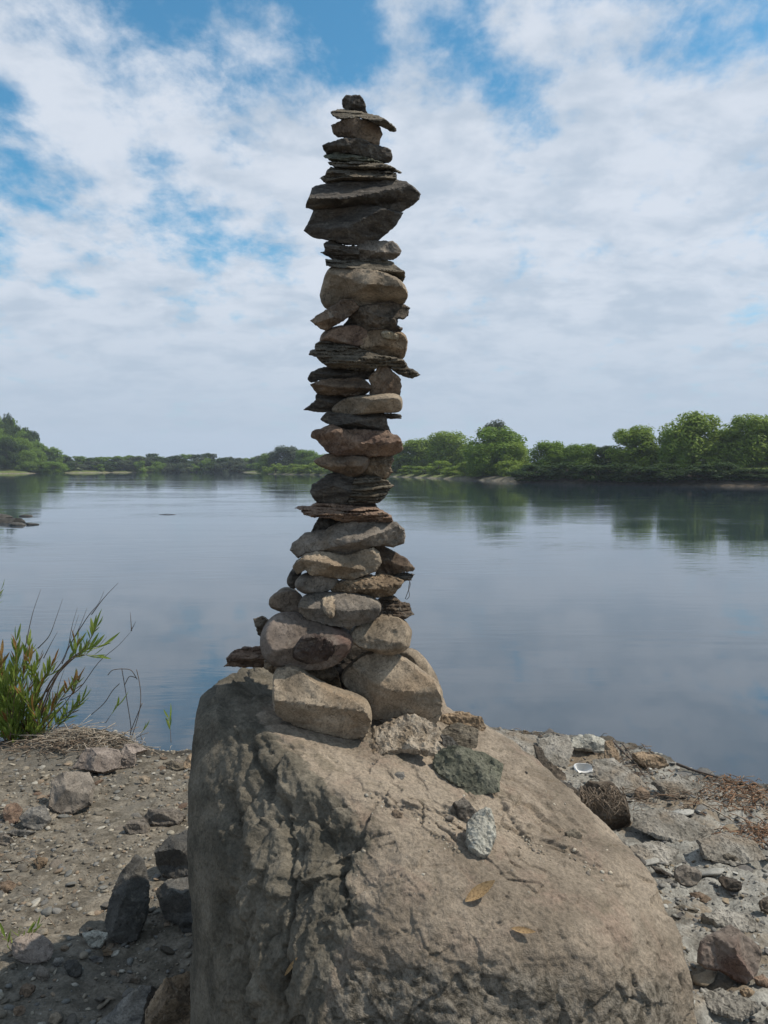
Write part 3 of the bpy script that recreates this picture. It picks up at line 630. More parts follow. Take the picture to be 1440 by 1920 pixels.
c_ = S(T5, '330,240 340,190 380,130 440,92 560,96 680,134 800,178 850,220 830,290 770,345 700,385 580,392 500,382 420,374 360,345 335,300', 'big reddish rounded cobble with a dark broken front patch low in the tower', 'cobble', dy=-.03, facets=[(.85, -.1, .4)], thick=.12, smooth=3, p=2.1, bevel=1.0, nf=1, rough=.0008, noise=.6, sharp=60)
face(c_, 'broken_face', T5, '540,245 580,218 650,214 715,238 745,272 738,312 690,350 600,368 525,352 505,310', 'patch')
S(T5, '283,125 340,112 370,130 345,180 335,225 305,195', 'small dark lump behind the left of the big reddish cobble', 'darkrough', dy=.07, **ROUGH)
S(T5, '820,200 880,140 955,105 1030,102 1110,113 1165,165 1175,220 1150,280 1090,307 1020,307 960,290 870,270', 'pale round-ended stone at the right above the two-faced cobble', 'pale', dy=.0, smooth=2, p=2.4, bevel=.8, nf=2, thick=.09)
S(T5, '115,387 140,370 135,340 180,300 230,285 340,283 370,330 380,385 240,390', 'flat brown flaky rock lying on the left top edge of the boulder', 'red', dy=.06, **SLATE)
S(T5, '350,360 440,368 520,384 600,380 720,380 755,420 775,505 700,510 600,500 500,460 420,440 350,400', 'pitted brown stone wedged beneath the big reddish cobble', 'buff', dy=.02, **ROUGH)
S(T5, '1040,320 1160,283 1240,330 1310,430 1335,500 1300,560 1150,540 1050,420', 'tan stone half hidden behind the two-faced pale cobble', 'pale', dy=.14, **RND)
S(T5, '782,445 830,380 900,330 980,308 1080,320 1180,380 1280,450 1340,500 1347,640 1295,702 1180,680 1060,660 950,690 930,600 850,540 800,495', 'large two-faced cobble, pale top and grey front, at the right base of the tower', 'pale', dy=-.02, facets=[(.72, .0, -.55), (.86, .1, .42), (.80, .75, .25)], thick=.085, smooth=2, p=2.8, bevel=.6, nf=1)
S(T5, '690,190 760,145 880,135 960,180 990,330 880,400 760,430 690,370', 'added dark filler stone in the shadowy gap behind the reddish cobble and the round-ended one', 'dark', dy=.13, **RND)  # added filler stone, dark so the gap reads as shade
S(T5, '740,390 800,330 870,330 910,430 880,540 780,520 735,470', 'added dark filler stone in the hollow behind the slipper-shaped stone and the two-faced cobble', 'dark', dy=.10, **RND)  # another filler, added to darken the see-through hollow
b_ = on_boulder(600, 1390)
S(T5, '400,500 410,430 440,400 500,390 550,408 640,466 740,516 860,540 920,578 947,640 938,720 905,768 820,790 740,770 620,745 500,705 430,662 402,600', 'pale slipper-shaped stone lying in front at the foot of the tower', 'pale', dy=b_.y + .055 - Y0, facets=[(.78, -.05, -.5), (.74, .2, .75)], thick=.085, smooth=3, p=2.4, bevel=.75, nf=1, rough=.001)
# ------------------------------------------------------------------ pieces lying on the boulder
TOPN = Vector((0.10, -0.62, 0.78)).normalized()
def lying(T, pts, label, mat, thick=.02, n=TOPN, lift=.5, surf=on_boulder, contact=None, **k):
    P = parse(pts); cx = sum(p[0] for p in P) / len(P); cy = sum(p[1] for p in P) / len(P)
    if contact: cx, cy = contact
    h = surf(T[0] + cx / T[2], T[1] + cy / T[2])
    return stone(T, pts, label, mat, O=h + n * thick * lift, n=n, thick=thick, **k)
GB_ = 'loose stones lying on the boulder'
FLAT = dict(smooth=0, ang=.9, sharp=28, p=3.0, bevel=.45, nf=3, rough=.0025, noise=1.2, group=GB_)
lying(T6, '735,215 800,170 900,140 980,140 1060,190 1100,240 1050,290 900,240 780,240', 'brown pebbly stone on the back edge of the boulder behind the olive slab', 'buff', .03, **{**FLAT, 'noise': 2})
lying(T6, '770,290 830,240 900,220 1000,240 1050,260 1040,340 1030,420 960,412 840,412 790,350', 'grey-green rock between the olive slab and the back edge of the boulder', 'slate', .03, **FLAT)
lying(T6, '205,265 330,245 460,200 500,180 620,195 720,235 780,270 750,330 790,390 750,445 640,425 520,410 420,430 340,465 270,450 240,380 210,310', 'pale flat plate with a pitted yellowish left half lying in front of the two-faced cobble', 'platem', .028, lift=2.5, n=Vector((-.08, -.66, .75)).normalized(), facets=[(.8, -.35, .3), (.85, .4, -.2)], **{**FLAT, 'noise': 2.4, 'rough': .004})
lying(T6, '775,285 840,310 930,380 880,410 810,400', 'small blue-black slate chip tucked against the pale flat plate', 'wet', .014, lift=1.6, **FLAT)
lying(T6, '730,490 760,430 820,410 960,405 1080,430 1160,470 1220,510 1195,620 1190,690 1090,710 1030,740 960,715 860,650 770,590 735,540', 'olive green lichen-covered slab lying on the boulder top', 'olive', .028, lift=1.5, facets=[(.75, -.2, .6), (.85, .5, .1)], n=Vector((-.14, -.66, .72)).normalized(), **{**FLAT, 'noise': 1.8})
lying(T6, '865,800 945,745 1055,850 1000,885 920,880', 'dark chip with a pale edge between the olive slab and the crumbly white rock', 'dark', .018, **FLAT)
lying(T6, '965,930 1030,860 1110,835 1140,880 1175,1000 1150,1080 1130,1140 1060,1150 990,1110 965,1050 970,990', 'whitish crumbly rock standing lowest of the stones on the boulder top', 'chalk', .036, lift=1.15, smooth=1, p=2.4, bevel=.8, nf=4, rough=.004, noise=2.4, group=GB_)
lying(T6, '440,580 475,560 520,562 532,590 500,615 455,608', 'tiny blue slate chip alone in the middle of the boulder top', 'blue', .006, cat='stone chip', **FLAT)
lying(T6, '803,880 840,865 882,880 870,905 825,905', 'tiny shiny grey pebble beside the dark chip with a pale edge', 'grey', .008, cat='stone chip', smooth=3, group=GB_)
lying(PX, '1058,1562 1075,1554 1092,1565 1088,1576 1066,1576', 'small flat grey chip near the right edge of the boulder', 'slate', .006, cat='stone chip', **FLAT)
lying(T6, '440,840 470,830 510,850 505,880 460,885 440,865', 'small flat tan chip on the ledge left of the crumbly white rock', 'brown', .006, cat='stone chip', **FLAT)
# crumbs in the ledge
def ico(sub):
    bm = bmesh.new(); bmesh.ops.create_icosphere(bm, subdivisions=sub, radius=1)
    V = np.array([v.co[:] for v in bm.verts]); Fc = np.array([[v.index for v in f.verts] for f in bm.faces]); bm.free(); return V, Fc
IC = {k: ico(k) for k in (1, 2, 3)}
def pebble_shape(sub, seed, flat=.6, faces=6):
    rg = np.random.default_rng(seed); V, Fc = IC[sub]; r = np.ones(len(V))
    for _ in range(faces):
        n = rg.normal(size=3); n /= np.linalg.norm(n); r = np.minimum(r, rg.uniform(.5, .92) / np.maximum(V @ n, 1e-3))
    V = V * r[:, None]; V = V + V * (0.10 * fbm(V * 1.7 + seed, 3))[:, None]
    return V * np.array([1, rg.uniform(.65, 1), flat * rg.uniform(.75, 1.2)]), Fc
def tone_mat(name, bump=.4, rough=.9):
    m, t, b = new_mat(name)
    at = N(t, 'ShaderNodeAttribute', _attribute_name='tone'); p = N(t, 'ShaderNodeNewGeometry').outputs['Position']
    n = NOISE(t, p, 90, 5, .65); n2 = NOISE(t, p, 400, 3, .6)
    c = VM(t, 'SCALE', at.outputs['Color'], None, M(t, 'MULTIPLY', MR(t, n, .3, .7, .72, 1.25, False), MR(t, n2, .3, .7, .85, 1.15, False))).outputs[0]
    t.links.new(c, b.inputs['Base Color']); b.inputs['Roughness'].default_value = rough; b.inputs['Specular IOR Level'].default_value = .25
    t.links.new(BUMP(t, n, bump, .006), b.inputs['Normal']); return m
GRAVEL = tone_mat('gravel_stone')
def scatter(name, pos, size, tones, sub=1, nvar=9, flat=.6, mat=GRAVEL, norms=None, seed=0, faces=6):
    rg = np.random.default_rng(seed + 55); Vs, Fs, Ts = [], [], []; n0 = 0
    for k in range(nvar):
        base, Fc = pebble_shape(sub, seed * 31 + k, flat, faces); ids = np.arange(k, len(pos), nvar)
        if not len(ids): continue
        an = rg.uniform(0, 6.28, len(ids)); tilt = rg.normal(0, .25, (len(ids), 2))
        z = np.stack([tilt[:, 0], tilt[:, 1], np.ones(len(ids))], -1) if norms is None else norms[ids] + np.concatenate([tilt * .6, np.zeros((len(ids), 1))], 1)
        z /= np.linalg.norm(z, axis=1)[:, None]; x = np.stack([np.cos(an), np.sin(an), 0 * an], -1); x -= z * (x * z).sum(1)[:, None]; x /= np.linalg.norm(x, axis=1)[:, None]
        y = np.cross(z, x)
        B = base[None] * size[ids][:, None, None]
        V = pos[ids][:, None, :] + B[..., :1] * x[:, None] + B[..., 1:2] * y[:, None] + B[..., 2:] * z[:, None]
        nb = len(base); f = Fc[None] + (np.arange(len(ids)) * nb)[:, None, None] + n0; n0 += nb * len(ids)
        Vs.append(V.reshape(-1, 3)); Fs.append(f.reshape(-1, 3)); Ts.append(np.repeat(tones[ids], nb, 0))
    o = mesh_obj(name, np.concatenate(Vs), np.concatenate(Fs), mat, smooth=False)
    c = np.concatenate([np.concatenate(Ts), np.ones((n0, 1))], 1).astype(np.float32)
    a = o.data.attributes.new('tone', 'FLOAT_COLOR', 'POINT'); a.data.foreach_set('color', c.ravel()); return o
PAL_L = np.array([(.18, .152, .115), (.13, .112, .088), (.23, .195, .148), (.15, .143, .13), (.10, .088, .072), (.20, .15, .105), (.28, .245, .19), (.30, .275, .23), (.16, .155, .14)])
PAL_R = np.array([(.25, .235, .205), (.19, .178, .158), (.31, .295, .26), (.15, .142, .13), (.22, .175, .122), (.11, .10, .09)])
def tones_of(pal, n, rg): return pal[rg.integers(0, len(pal), n)] * rg.uniform(.7, 1.2, (n, 1))
def gravel(name, x0, x1, y0, y1, n, smin, smax, pal, seed, flat=.6, sub=1, dens=None, faces=6):
    rg = np.random.default_rng(seed); x = rg.uniform(x0, x1, n * 3); y = rg.uniform(y0, y1, n * 3)
    e = np.interp(x, SHX, SHY) - y; k = e > .03
    c = pn(np.stack([x * 2.3, y * 2.3, 0 * x + seed], -1)); k &= rg.uniform(-.6, .5, len(x)) < c
    if dens is not None: k &= dens(x, y, rg)
    x, y = x[k][:n], y[k][:n]; s = smin * (smax / smin) ** (rg.uniform(0, 1, len(x)) ** 1.9)
    P = np.stack([x, y, ground_h(x, y) + s * flat * .25], -1)
    o = scatter(name, P, s, tones_of(pal, len(x), rg), sub=sub, flat=flat, seed=seed, faces=faces); o['kind'] = 'stuff'; return o
outside = lambda x, y, r: ~((np.abs(x - .12) < .42) & (y > 1.45) & (y < 2.2))
gravel('gravel', -2.6, .2, 1.5, 4.4, 17000, .0022, .018, PAL_L, 3, flat=.42, dens=outside, faces=11)
gravel('gravel', -2.6, .2, 1.5, 4.3, 2000, .009, .030, PAL_L, 4, flat=.36, sub=2, dens=outside, faces=12)
gravel('slate_chips', .4, 2.6, 1.4, 4.4, 12000, .0025, .016, PAL_R, 5, flat=.32, dens=outside)
gravel('slate_chips', .4, 2.6, 1.4, 4.3, 420, .016, .065, PAL_R, 6, flat=.13, sub=2, dens=outside, faces=9)
# grit caught in the ledges of the boulder top
rg_ = np.random.default_rng(12); pp = []; nn_ = []
for pl in ([(690, 1486), (730, 1514), (800, 1524), (850, 1538), (890, 1566)], [(770, 1524), (830, 1564), (870, 1594)], [(930, 1514), (1000, 1586), (1060, 1596), (1120, 1629)], [(880, 1500), (930, 1530)]):
    for (a, b2), (c2, d2) in zip(pl[:-1], pl[1:]):
        for _ in range(26):
            t = rg_.uniform(); h, nrm_, _i, _d = BB.ray_cast(CAM, ray(a + (c2 - a) * t + rg_.normal(0, 9), b2 + (d2 - b2) * t + 6 + rg_.normal(0, 8)))
            if h: pp.append(h[:]); nn_.append(nrm_[:])
for _ in range(120):
    h, nrm_, _i, _d = BB.ray_cast(CAM, ray(rg_.uniform(640, 1150), rg_.uniform(1420, 1680)))
    if h and nrm_.z > .3: pp.append(h[:]); nn_.append(nrm_[:])
g_ = scatter('grit', np.array(pp), .0015 + .0055 * rg_.uniform(0, 1, len(pp)) ** 3, tones_of(np.array([(.36, .31, .24), (.22, .18, .13), (.14, .12, .10), (.3, .27, .22)]), len(pp), rg_), norms=np.array(nn_), flat=.5, seed=9)
g_['kind'] = 'stuff'
# dry leaves on the boulder
def leaf_mat(name, c1, c2, tr=.25):
    m, t, b = new_mat(name); p = N(t, 'ShaderNodeTexCoord').outputs['Object']; oi = N(t, 'ShaderNodeObjectInfo')
    n = NOISE(t, p, 60, 4, .6); col = MIX(t, M(t, 'ADD', M(t, 'MULTIPLY', oi.outputs['Random'], .7), M(t, 'MULTIPLY', n, .3)), c1, c2); col = VM(t, 'SCALE', col, None, MR(t, NOISE(t, p, 260, 4, .7), .35, .6, .55, 1.1)).outputs[0]
    t.links.new(col, b.inputs['Base Color']); b.inputs['Roughness'].default_value = .6; b.inputs['Specular IOR Level'].default_value = .3
    if tr:
        tl = t.nodes.new('ShaderNodeBsdfTranslucent'); t.links.new(col, tl.inputs[0]); mx = t.nodes.new('ShaderNodeMixShader'); mx.inputs[0].default_value = tr
        t.links.new(b.outputs[0], mx.inputs[1]); t.links.new(tl.outputs[0], mx.inputs[2]); t.links.new(mx.outputs[0], t.nodes['Material Output'].inputs[0])
    return m
DRYLEAF = leaf_mat('dry_leaf', (.30, .19, .09), (.42, .28, .14))
def leaf_shape(L, Wd, fold=.25, curl=.15, seg=6):
    V = []; Fc = []
    for i in range(seg + 1):
        t = i / seg; w = Wd / 2 * math.sin(math.pi * min(1, t * .96 + .02)) ** .8 * (1 - .25 * t); z = curl * L * t * t
        V += [(-w, L * t, z + fold * w), (0, L * t, z), (w, L * t, z + fold * w)]
    for i in range(seg):
        for k in (0, 1): a = i * 3 + k; Fc.append((a, a + 1, a + 4, a + 3))
    return V, Fc
def place_leaf(p0, direction, normal, L, Wd, name, mat, label=None, cat=None, parent=None, **k):
    V, Fc = leaf_shape(L, Wd, **k); y = direction.normalized(); x = y.cross(normal).normalized(); z = x.cross(y)
    Mx = Matrix((x, y, z)).transposed(); VV = [Mx @ Vector(v) + p0 for v in V]
    o = mesh_obj(name, VV, Fc, mat, loc=tuple(p0), parent=parent)
    if label: tag(o, label, cat)
    return o
def boulder_leaf(u0, v0, u1, v1, w, label, **k):
    h0, n0_, _, _ = BB.ray_cast(CAM, ray(u0, v0)); h1 = on_boulder(u1, v1)
    m_ = Vector(boulder_n(u0, v0)); return place_leaf(h0 + m_ * .004, h1 - h0, m_, (h1 - h0).length, w, 'dry_leaf', DRYLEAF, label, 'leaf', **k)
def boulder_n(u, v):
    s = Vector((0, 0, 0))
    for du in (-16, 0, 16):
        for dv in (-16, 0, 16):
            h = BB.ray_cast(CAM, ray(u + du, v + dv))
            if h[0]: s += h[1]
    return s.normalized()
boulder_leaf(872, 1692, 922, 1667, .026, 'curled tan dry leaf on the middle of the boulder front, the upper of two', curl=.45, fold=.8)
boulder_leaf(958, 1742, 1000, 1752, .013, 'narrow ochre dry leaf on the lower right of the boulder front', fold=.5, curl=.25)
boulder_leaf(536, 1828, 562, 1792, .009, 'narrow orange dry leaf in the dark groove of the boulder flank', curl=.05)

# ------------------------------------------------------------------ single stones on the ground
GN = Vector((0, -.62, .78)).normalized()
GL, GR = 'stones on the left bank', 'stones on the right bank'
def gs(T, pts, label, mat, thick=None, n=GN, group=GL, sink=.1, **k):
    P = [(T[0] + x / T[2], T[1] + y / T[2]) for x, y in parse(pts)]
    ub = sorted(P, key=lambda q_: q_[1])[-max(2, len(P) // 3):]; u = sum(q_[0] for q_ in ub) / len(ub); v = max(q_[1] for q_ in P)
    h = on_ground(u, v); w = (max(q_[0] for q_ in P) - min(q_[0] for q_ in P)) / F * h.y
    th = thick or .33 * w
    kk = dict(ANG); kk.update(rough=.003, noise=1.0); kk.update(k)
    return stone(T, pts, label, mat, O=h + n * th * sink, n=n, thick=th, group=group, **kk)
gs(TL, '490,210 515,165 540,130 575,85 700,82 790,98 808,140 790,215 700,250 640,240 500,215', 'blocky pinkish stone with a bright front face by the willow', 'pink', n=Vector((.1, -.85, .5)), facets=[(.72, .8, 0)])
gs(TL, '800,215 800,130 830,60 900,55 985,95 910,125 900,200', 'upright pinkish stone leaning right of the blocky one by the water', 'pink', n=Vector((.1, -.85, .5)))
gs(TL, '325,470 335,400 345,300 400,268 590,252 632,340 605,445 490,505 400,515', 'largest pale flat-topped slab on the left bank', 'grey', n=Vector((0, -.6, .8)), facets=[(.75, -.1, .9)])
gs(TL, '130,545 200,480 300,468 345,560 270,625 160,605', 'dark flat grey stone beside the pale flat-topped slab', 'blue')
gs(TL, '10,520 50,460 110,450 150,490 120,570 50,590', 'orange-brown stone at the left edge of the frame', 'red', n=GN)
gs(TL, '40,655 90,625 190,630 240,640 190,665 90,662', 'thin pale blue slate lying flat at the left', 'blue', thick=.02)
gs(TL, '0,650 30,645 90,690 50,730 0,720', 'pale greenish stone cut by the left frame edge', 'grey', thick=.03)
gs(TL, '0,980 60,965 115,990 80,1030 0,1060', 'tan rounded stone cut by the left frame edge lower down', 'brown')
gs(TL, '220,830 260,805 320,820 310,860 250,890', 'small yellowish angular stone in the grey gravel', 'buff')
gs(TL, '830,620 860,575 960,555 1005,610 970,650 870,655', 'dull oval stone half sunk in gravel, left of its longer neighbour', 'grey')
gs(TL, '940,560 1000,510 1180,488 1235,530 1190,590 1090,600 1000,590', 'long low stone half sunk in gravel near the boulder', 'grey')
gs(TL, '925,275 960,262 1000,275 990,315 940,320', 'small pale stone among the light gravel near the water', 'pale')
gs(TL, '1220,210 1225,180 1268,118 1320,120 1330,215 1270,232', 'pale wedge stone touching the boulder by the water', 'buff')
gs(TL, '1100,180 1150,165 1200,185 1240,215 1180,228 1120,215', 'grey flat chip by the water just left of the pale wedge stone', 'slate', thick=.02)
gs(TL, '735,1330 700,1230 740,1080 800,930 905,805 960,850 990,1000 975,1200 915,1340 830,1370', 'dark upright wedge rock in the shade left of the boulder', 'wet', thick=.07, n=Vector((.05, -.9, .4)), facets=[(.75, .6, .1), (.8, -.5, .2)])
gs(TL, '1050,860 1062,780 1150,680 1250,635 1330,700 1330,930 1200,950 1090,930', 'blue-grey rounded rock leaning against the shaded boulder flank', 'wet', thick=.09, n=Vector((-.1, -.75, .6)))
gs(TL, '1040,1050 1150,980 1260,955 1340,1000 1340,1230 1230,1260 1100,1210', 'blackish rock under the blue-grey one beside the boulder', 'wet', thick=.08)
gs(TL, '1190,1270 1220,1225 1290,1210 1330,1260 1300,1310 1220,1310', 'small dark round stone at the shaded foot of the boulder', 'wet', thick=.03)
gs(TL, '85,1410 105,1345 190,1312 300,1335 358,1400 340,1480 270,1515 160,1510 95,1475', 'round pinkish-tan cobble at the lower left', 'pink', smooth=3, p=2.1, bevel=1.0, nf=3, rough=.001, sharp=60, n=Vector((0, -.8, .6)))
gs(TL, '222,1590 265,1530 325,1560 330,1610 270,1640', 'squarish grey pebble under the round pinkish-tan cobble', 'grey')
gs(TL, '125,1700 160,1650 225,1655 245,1690 190,1745 140,1740', 'tan oval pebble at the lower left, below the squarish grey one', 'brown', smooth=3)
gs(TL, '550,1330 620,1298 725,1312 715,1345 670,1410 600,1408', 'cream angular chunk in the gravel below the dark upright wedge', 'chalk')
gs(TL, '682,1430 720,1412 755,1435 735,1465 690,1460', 'small ochre pebble under the cream angular chunk', 'buff')
gs(TL, '825,1640 840,1590 900,1585 942,1620 920,1648', 'small square grey chip on the dark mud', 'grey', thick=.012)
gs(TL, '420,1535 450,1490 520,1500 550,1540 540,1600 470,1610', 'small blue-black stone in a wet patch at the lower left', 'wet', smooth=3)
gs(TL, '340,1520 370,1480 420,1475 430,1500 380,1535', 'pale blue flat chip beside the blue-black stone', 'blue', thick=.012)
gs(TL, '580,1480 630,1465 690,1475 680,1510 610,1505', 'thin grey-blue chip right of the blue-black stone', 'blue', thick=.012)
gs(TL, '320,1900 340,1850 400,1840 415,1890 370,1930', 'pale pebble near the bottom edge at the lower left', 'pale', smooth=3)
gs(TL, '80,1850 110,1800 165,1795 175,1840 130,1870', 'tan pebble near the bottom edge at the far lower left', 'brown', smooth=3)
gs(TL, '640,1960 660,1900 780,1815 950,1700 1045,1695 1000,1780 965,1900 940,1990', 'pale slate slab slanting out of the bottom edge left of the boulder', 'blue', thick=.05, n=Vector((-.2, -.55, .8)), facets=[(.7, .5, -.2)])
gs(TL, '975,1990 980,1830 1020,1760 1110,1645 1250,1585 1335,1580 1335,1990', 'big rough mottled rock against the boulder at the bottom edge', 'buff', thick=.10, noise=1.8, n=Vector((0, -.75, .65)))
# right bank
gs(TR, '940,850 950,760 965,710 1005,668 1095,638 1172,592 1260,655 1375,740 1390,800 1350,930 1272,990 1190,960 1100,905 1000,890', 'dark brown two-sided rock at the lower right', 'cobble', group=GR, thick=.085, n=Vector((.0, -.85, .5)), facets=[(.62, 1.0, .0), (.66, -1.0, -.1)])
gs(TR, '770,215 785,180 840,165 930,188 975,240 940,290 880,305 800,280', 'smooth pale grey pebble shining on the right bank', 'grey', group=GR, smooth=3, p=2.1, bevel=1, nf=1, rough=.001)
gs(TR, '1080,255 1120,238 1190,255 1268,320 1205,352 1115,315', 'flat dark oval pebble on the right bank', 'dark', group=GR, smooth=3)
gs(TR, '600,160 640,170 760,225 745,245 640,200', 'narrow dark stone edge beside the boulder on the right bank', 'dark', group=GR, thick=.02)
gs(TR, '690,270 740,255 785,285 760,310 700,305', 'small slate pebble left of the smooth pale grey one', 'blue', group=GR)
gs(TR, '770,460 830,440 950,480 930,500 800,490', 'thin slate flake with dark underside near the boulder on the right', 'slate', group=GR, thick=.014)
gs(TR, '880,360 960,350 1040,400 1000,425 910,410', 'pale slate flake with rusty surface by the pale grey pebble', 'brown', group=GR, thick=.014)
gs(TR, '1110,95 1160,80 1260,130 1230,155 1140,150', 'dull grey stone sunk in the silt at the right', 'slate', group=GR, thick=.025)
gs(TR, '1330,960 1400,935 1460,980 1440,1030 1360,1000', 'reddish stone at the right frame edge beside the two-sided rock', 'red', group=GR, thick=.025)
gs(TR, '1370,420 1440,380 1480,450 1440,500 1390,480', 'dark rough stone cut by the right frame edge', 'darkrough', group=GR, thick=.03)
gs(TR, '1240,1050 1290,1030 1350,1060 1340,1100 1270,1110', 'small yellowish stone below the two-sided rock', 'buff', group=GR, thick=.02)
gs(TD, '310,150 350,165 380,240 460,280 470,330 370,330 340,260', 'dark rock sticking up from the silt left of the white shard', 'darkrough', group=GR, thick=.05)
gs(TD, '790,365 830,345 870,375 865,405 810,405', 'rounded brown pebble right of the root clump', 'brown', group=GR, smooth=3)
gs(TD, '380,330 450,320 530,380 560,430 480,440 410,390', 'dark stone edge beside the boulder below the white shard', 'dark', group=GR, thick=.04)
gs(TD, '655,135 690,130 720,200 730,270 690,280 650,210', 'rusty rough rock on the water edge right of the white shard', 'buff', group=GR, thick=.04, noise=2)
gs(TD, '780,190 840,180 920,205 960,245 900,262 820,240', 'tan rough stone on the water edge at the right', 'buff', group=GR, thick=.04, noise=2)
gs(TD, '500,110 560,100 640,125 690,150 660,190 560,170 480,160', 'pale broad silt-covered slab on the water edge', 'chalk', group=GR, thick=.05)

SL = dict(group='flat slabs of the right bank', thick=.022, noise=2.0, rough=.006, sink=.35, n=Vector((.05, -.35, .93)))
gs(TD, '75,85 180,80 310,105 330,150 290,215 210,235 120,190', 'brown-grey slab running from the boulder edge along the water', 'silt', **SL)
gs(TD, '330,120 480,105 500,170 470,250 400,240 340,190', 'pale cracked slab between the boulder and the white shard', 'silt', **SL)
gs(TD, '600,225 700,215 800,300 860,345 780,385 660,350 600,290', 'rusty stained slab right of the white shard, above the root clump', 'silt', **SL)
gs(TD, '880,330 1000,300 1120,345 1080,390 960,400', 'grey slab behind the twig litter at the right', 'silt', **SL)
gs(TD, '800,480 930,455 1060,500 1180,560 1060,620 900,590 790,540', 'broad silty slab in the middle of the right bank', 'silt', **SL)
gs(TD, '1100,610 1240,570 1380,620 1420,690 1280,720 1130,690', 'broad silty slab near the right frame edge', 'silt', **SL)
gs(TD, '770,640 900,610 1010,660 960,720 840,720', 'low slab beside the boulder above the smooth pale pebble', 'silt', **SL)
gs(TR, '960,520 1100,480 1280,520 1420,600 1260,640 1080,600', 'cracked pale slab just above the two-sided rock', 'silt', **SL)
gs(TR, '980,1080 1120,1040 1260,1110 1400,1180 1240,1260 1040,1200', 'pale slab at the bottom right corner below the two-sided rock', 'silt', **SL)

# small loose stones of the left bank, one by one
SMALL = []
for k in range(7):
    V, Fc = pebble_shape(3, 700 + k, .55, 7); SMALL.append((V, Fc))
keys = ['brown', 'grey', 'slate', 'pale', 'red', 'blue', 'buff']
protos = []
rg2 = np.random.default_rng(77); cnt = 0
KN = ['brown', 'grey', 'layered grey', 'pale', 'rusty', 'bluish', 'buff']
while cnt < 90:
    x = rg2.uniform(-1.75, -.35); y = rg2.uniform(1.85, 4.0); s = rg2.uniform(.014, .032)
    if np.interp(x, SHX, SHY) - y < .12: continue
    z = float(ground_h(np.array([x]), np.array([y]))[0]) - s * .12; k = cnt % 7
    if cnt < 7:
        o = mesh_obj('small_stone', SMALL[k][0], SMALL[k][1], RM[keys[k]], sharp=35); protos.append(o)
        tag(o, 'small stone lying loose in the gravel left of the boulder', 'stone', 'small loose stones of the left bank')
    else: o = link(protos[k].copy())
    o['label'] = f'small {KN[k]} stone lying loose in the gravel left of the boulder'
    o.location = (x, y, z); o.scale = (s, s, s * rg2.uniform(.7, 1.1)); o.rotation_euler = (rg2.normal(0, .2), rg2.normal(0, .2), rg2.uniform(0, 6.28)); cnt += 1

# ------------------------------------------------------------------ debris
def wood_mat(name, c1, c2):
    m, t, b = new_mat(name); p = N(t, 'ShaderNodeNewGeometry').outputs['Position']
    n = NOISE(t, p, 70, 5, .6); t.links.new(MIX(t, MR(t, n, .3, .7), c1, c2), b.inputs['Base Color']); b.inputs['Roughness'].default_value = .85
    t.links.new(BUMP(t, n, .5, .004), b.inputs['Normal']); return m
TWIG = wood_mat('weathered_twig', (.11, .075, .05), (.22, .16, .11)); RUST = wood_mat('rusty_litter', (.14, .07, .035), (.27, .155, .085)); PALEW = wood_mat('bleached_stick', (.26, .21, .16), (.4, .34, .26)); DARKW = wood_mat('dark_stick', (.04, .03, .022), (.09, .065, .05))
def stick(T, pts, r, mat, label, lift=.012, end=.5):
    W_ = [on_ground(T[0] + x / T[2], T[1] + y / T[2]) + Vector((0, 0, lift)) for x, y in parse(pts)]
    c = bez(W_, 14); V, Fc = tube(c, [r * (1 - (1 - end) * i / (len(c) - 1)) for i in range(len(c))], 7)
    o = mesh_obj('driftwood_stick', V, Fc, mat, loc=tuple(W_[0])); return tag(o, label, 'stick', 'driftwood sticks on the right bank')
stick(TD, '690,138 740,190 800,250 855,325', .006, DARKW, 'dark wet stick running down from the water edge past the rusty rock')
stick(TD, '735,150 775,200 800,255', .004, DARKW, 'short dark stick beside the longer dark one at the water edge')
stick(TD, '1060,410 1130,445 1210,490 1275,530', .0045, PALEW, 'pale straight stick on the right silt')
stick(TD, '1000,258 1070,285 1160,312 1200,322', .007, DARKW, 'black stick lying along the water edge at the right', lift=.02)
stick(TD, '1240,330 1330,345 1400,400', .004, TWIG, 'brown twig among rusty litter near the right frame edge')
stick(TD, '900,400 1000,405 1090,430', .004, TWIG, 'thin brown twig lying flat right of the root clump')
stick(TD, '1290,500 1380,540 1440,550', .003, PALEW, 'thin bleached twig by the right frame edge')
def litter(name, pts_fn, n, r, Lr, mats, seed):
    rg = np.random.default_rng(seed); parts = []
    for _ in range(n):
        x, y = pts_fn(rg); L = rg.uniform(*Lr); an = rg.uniform(0, 6.28)
        z = float(ground_h(np.array([x]), np.array([y]), False)[0]) + rg.uniform(.002, .022)
        d = Vector((math.cos(an), math.sin(an) * .7, rg.normal(0, .22))) * L
        p = Vector((x, y, z)); mid = p + d * .5 + Vector((0, 0, rg.uniform(0, .012)))
        parts.append(tube([p, mid, p + d], r * rg.uniform(.5, 1.2), 4))
    V, Fc = joined(parts); o = mesh_obj(name, V, Fc, mats); o['kind'] = 'stuff'; return o
def around(u, v, su, sv):
    def f(rg):
        h = on_ground(u + rg.normal(0, su), v + rg.normal(0, sv)); return h.x, h.y
    return f
litter('twig_litter', around(1385, 1490, 45, 20), 260, .0022, (.02, .09), RUST, 1)
litter('twig_litter', around(1420, 1570, 30, 12), 150, .0020, (.02, .07), RUST, 2)
litter('twig_litter', around(1260, 1480, 80, 22), 220, .0018, (.02, .08), TWIG, 3)
litter('twig_litter', around(1170, 1440, 30, 26), 160, .0020, (.02, .08), TWIG, 4)
litter('twig_litter', around(950, 1390, 50, 8), 120, .0018, (.02, .06), TWIG, 5)
litter('straw_litter', around(150, 1385, 55, 16), 330, .0018, (.03, .14), PALEW, 6)
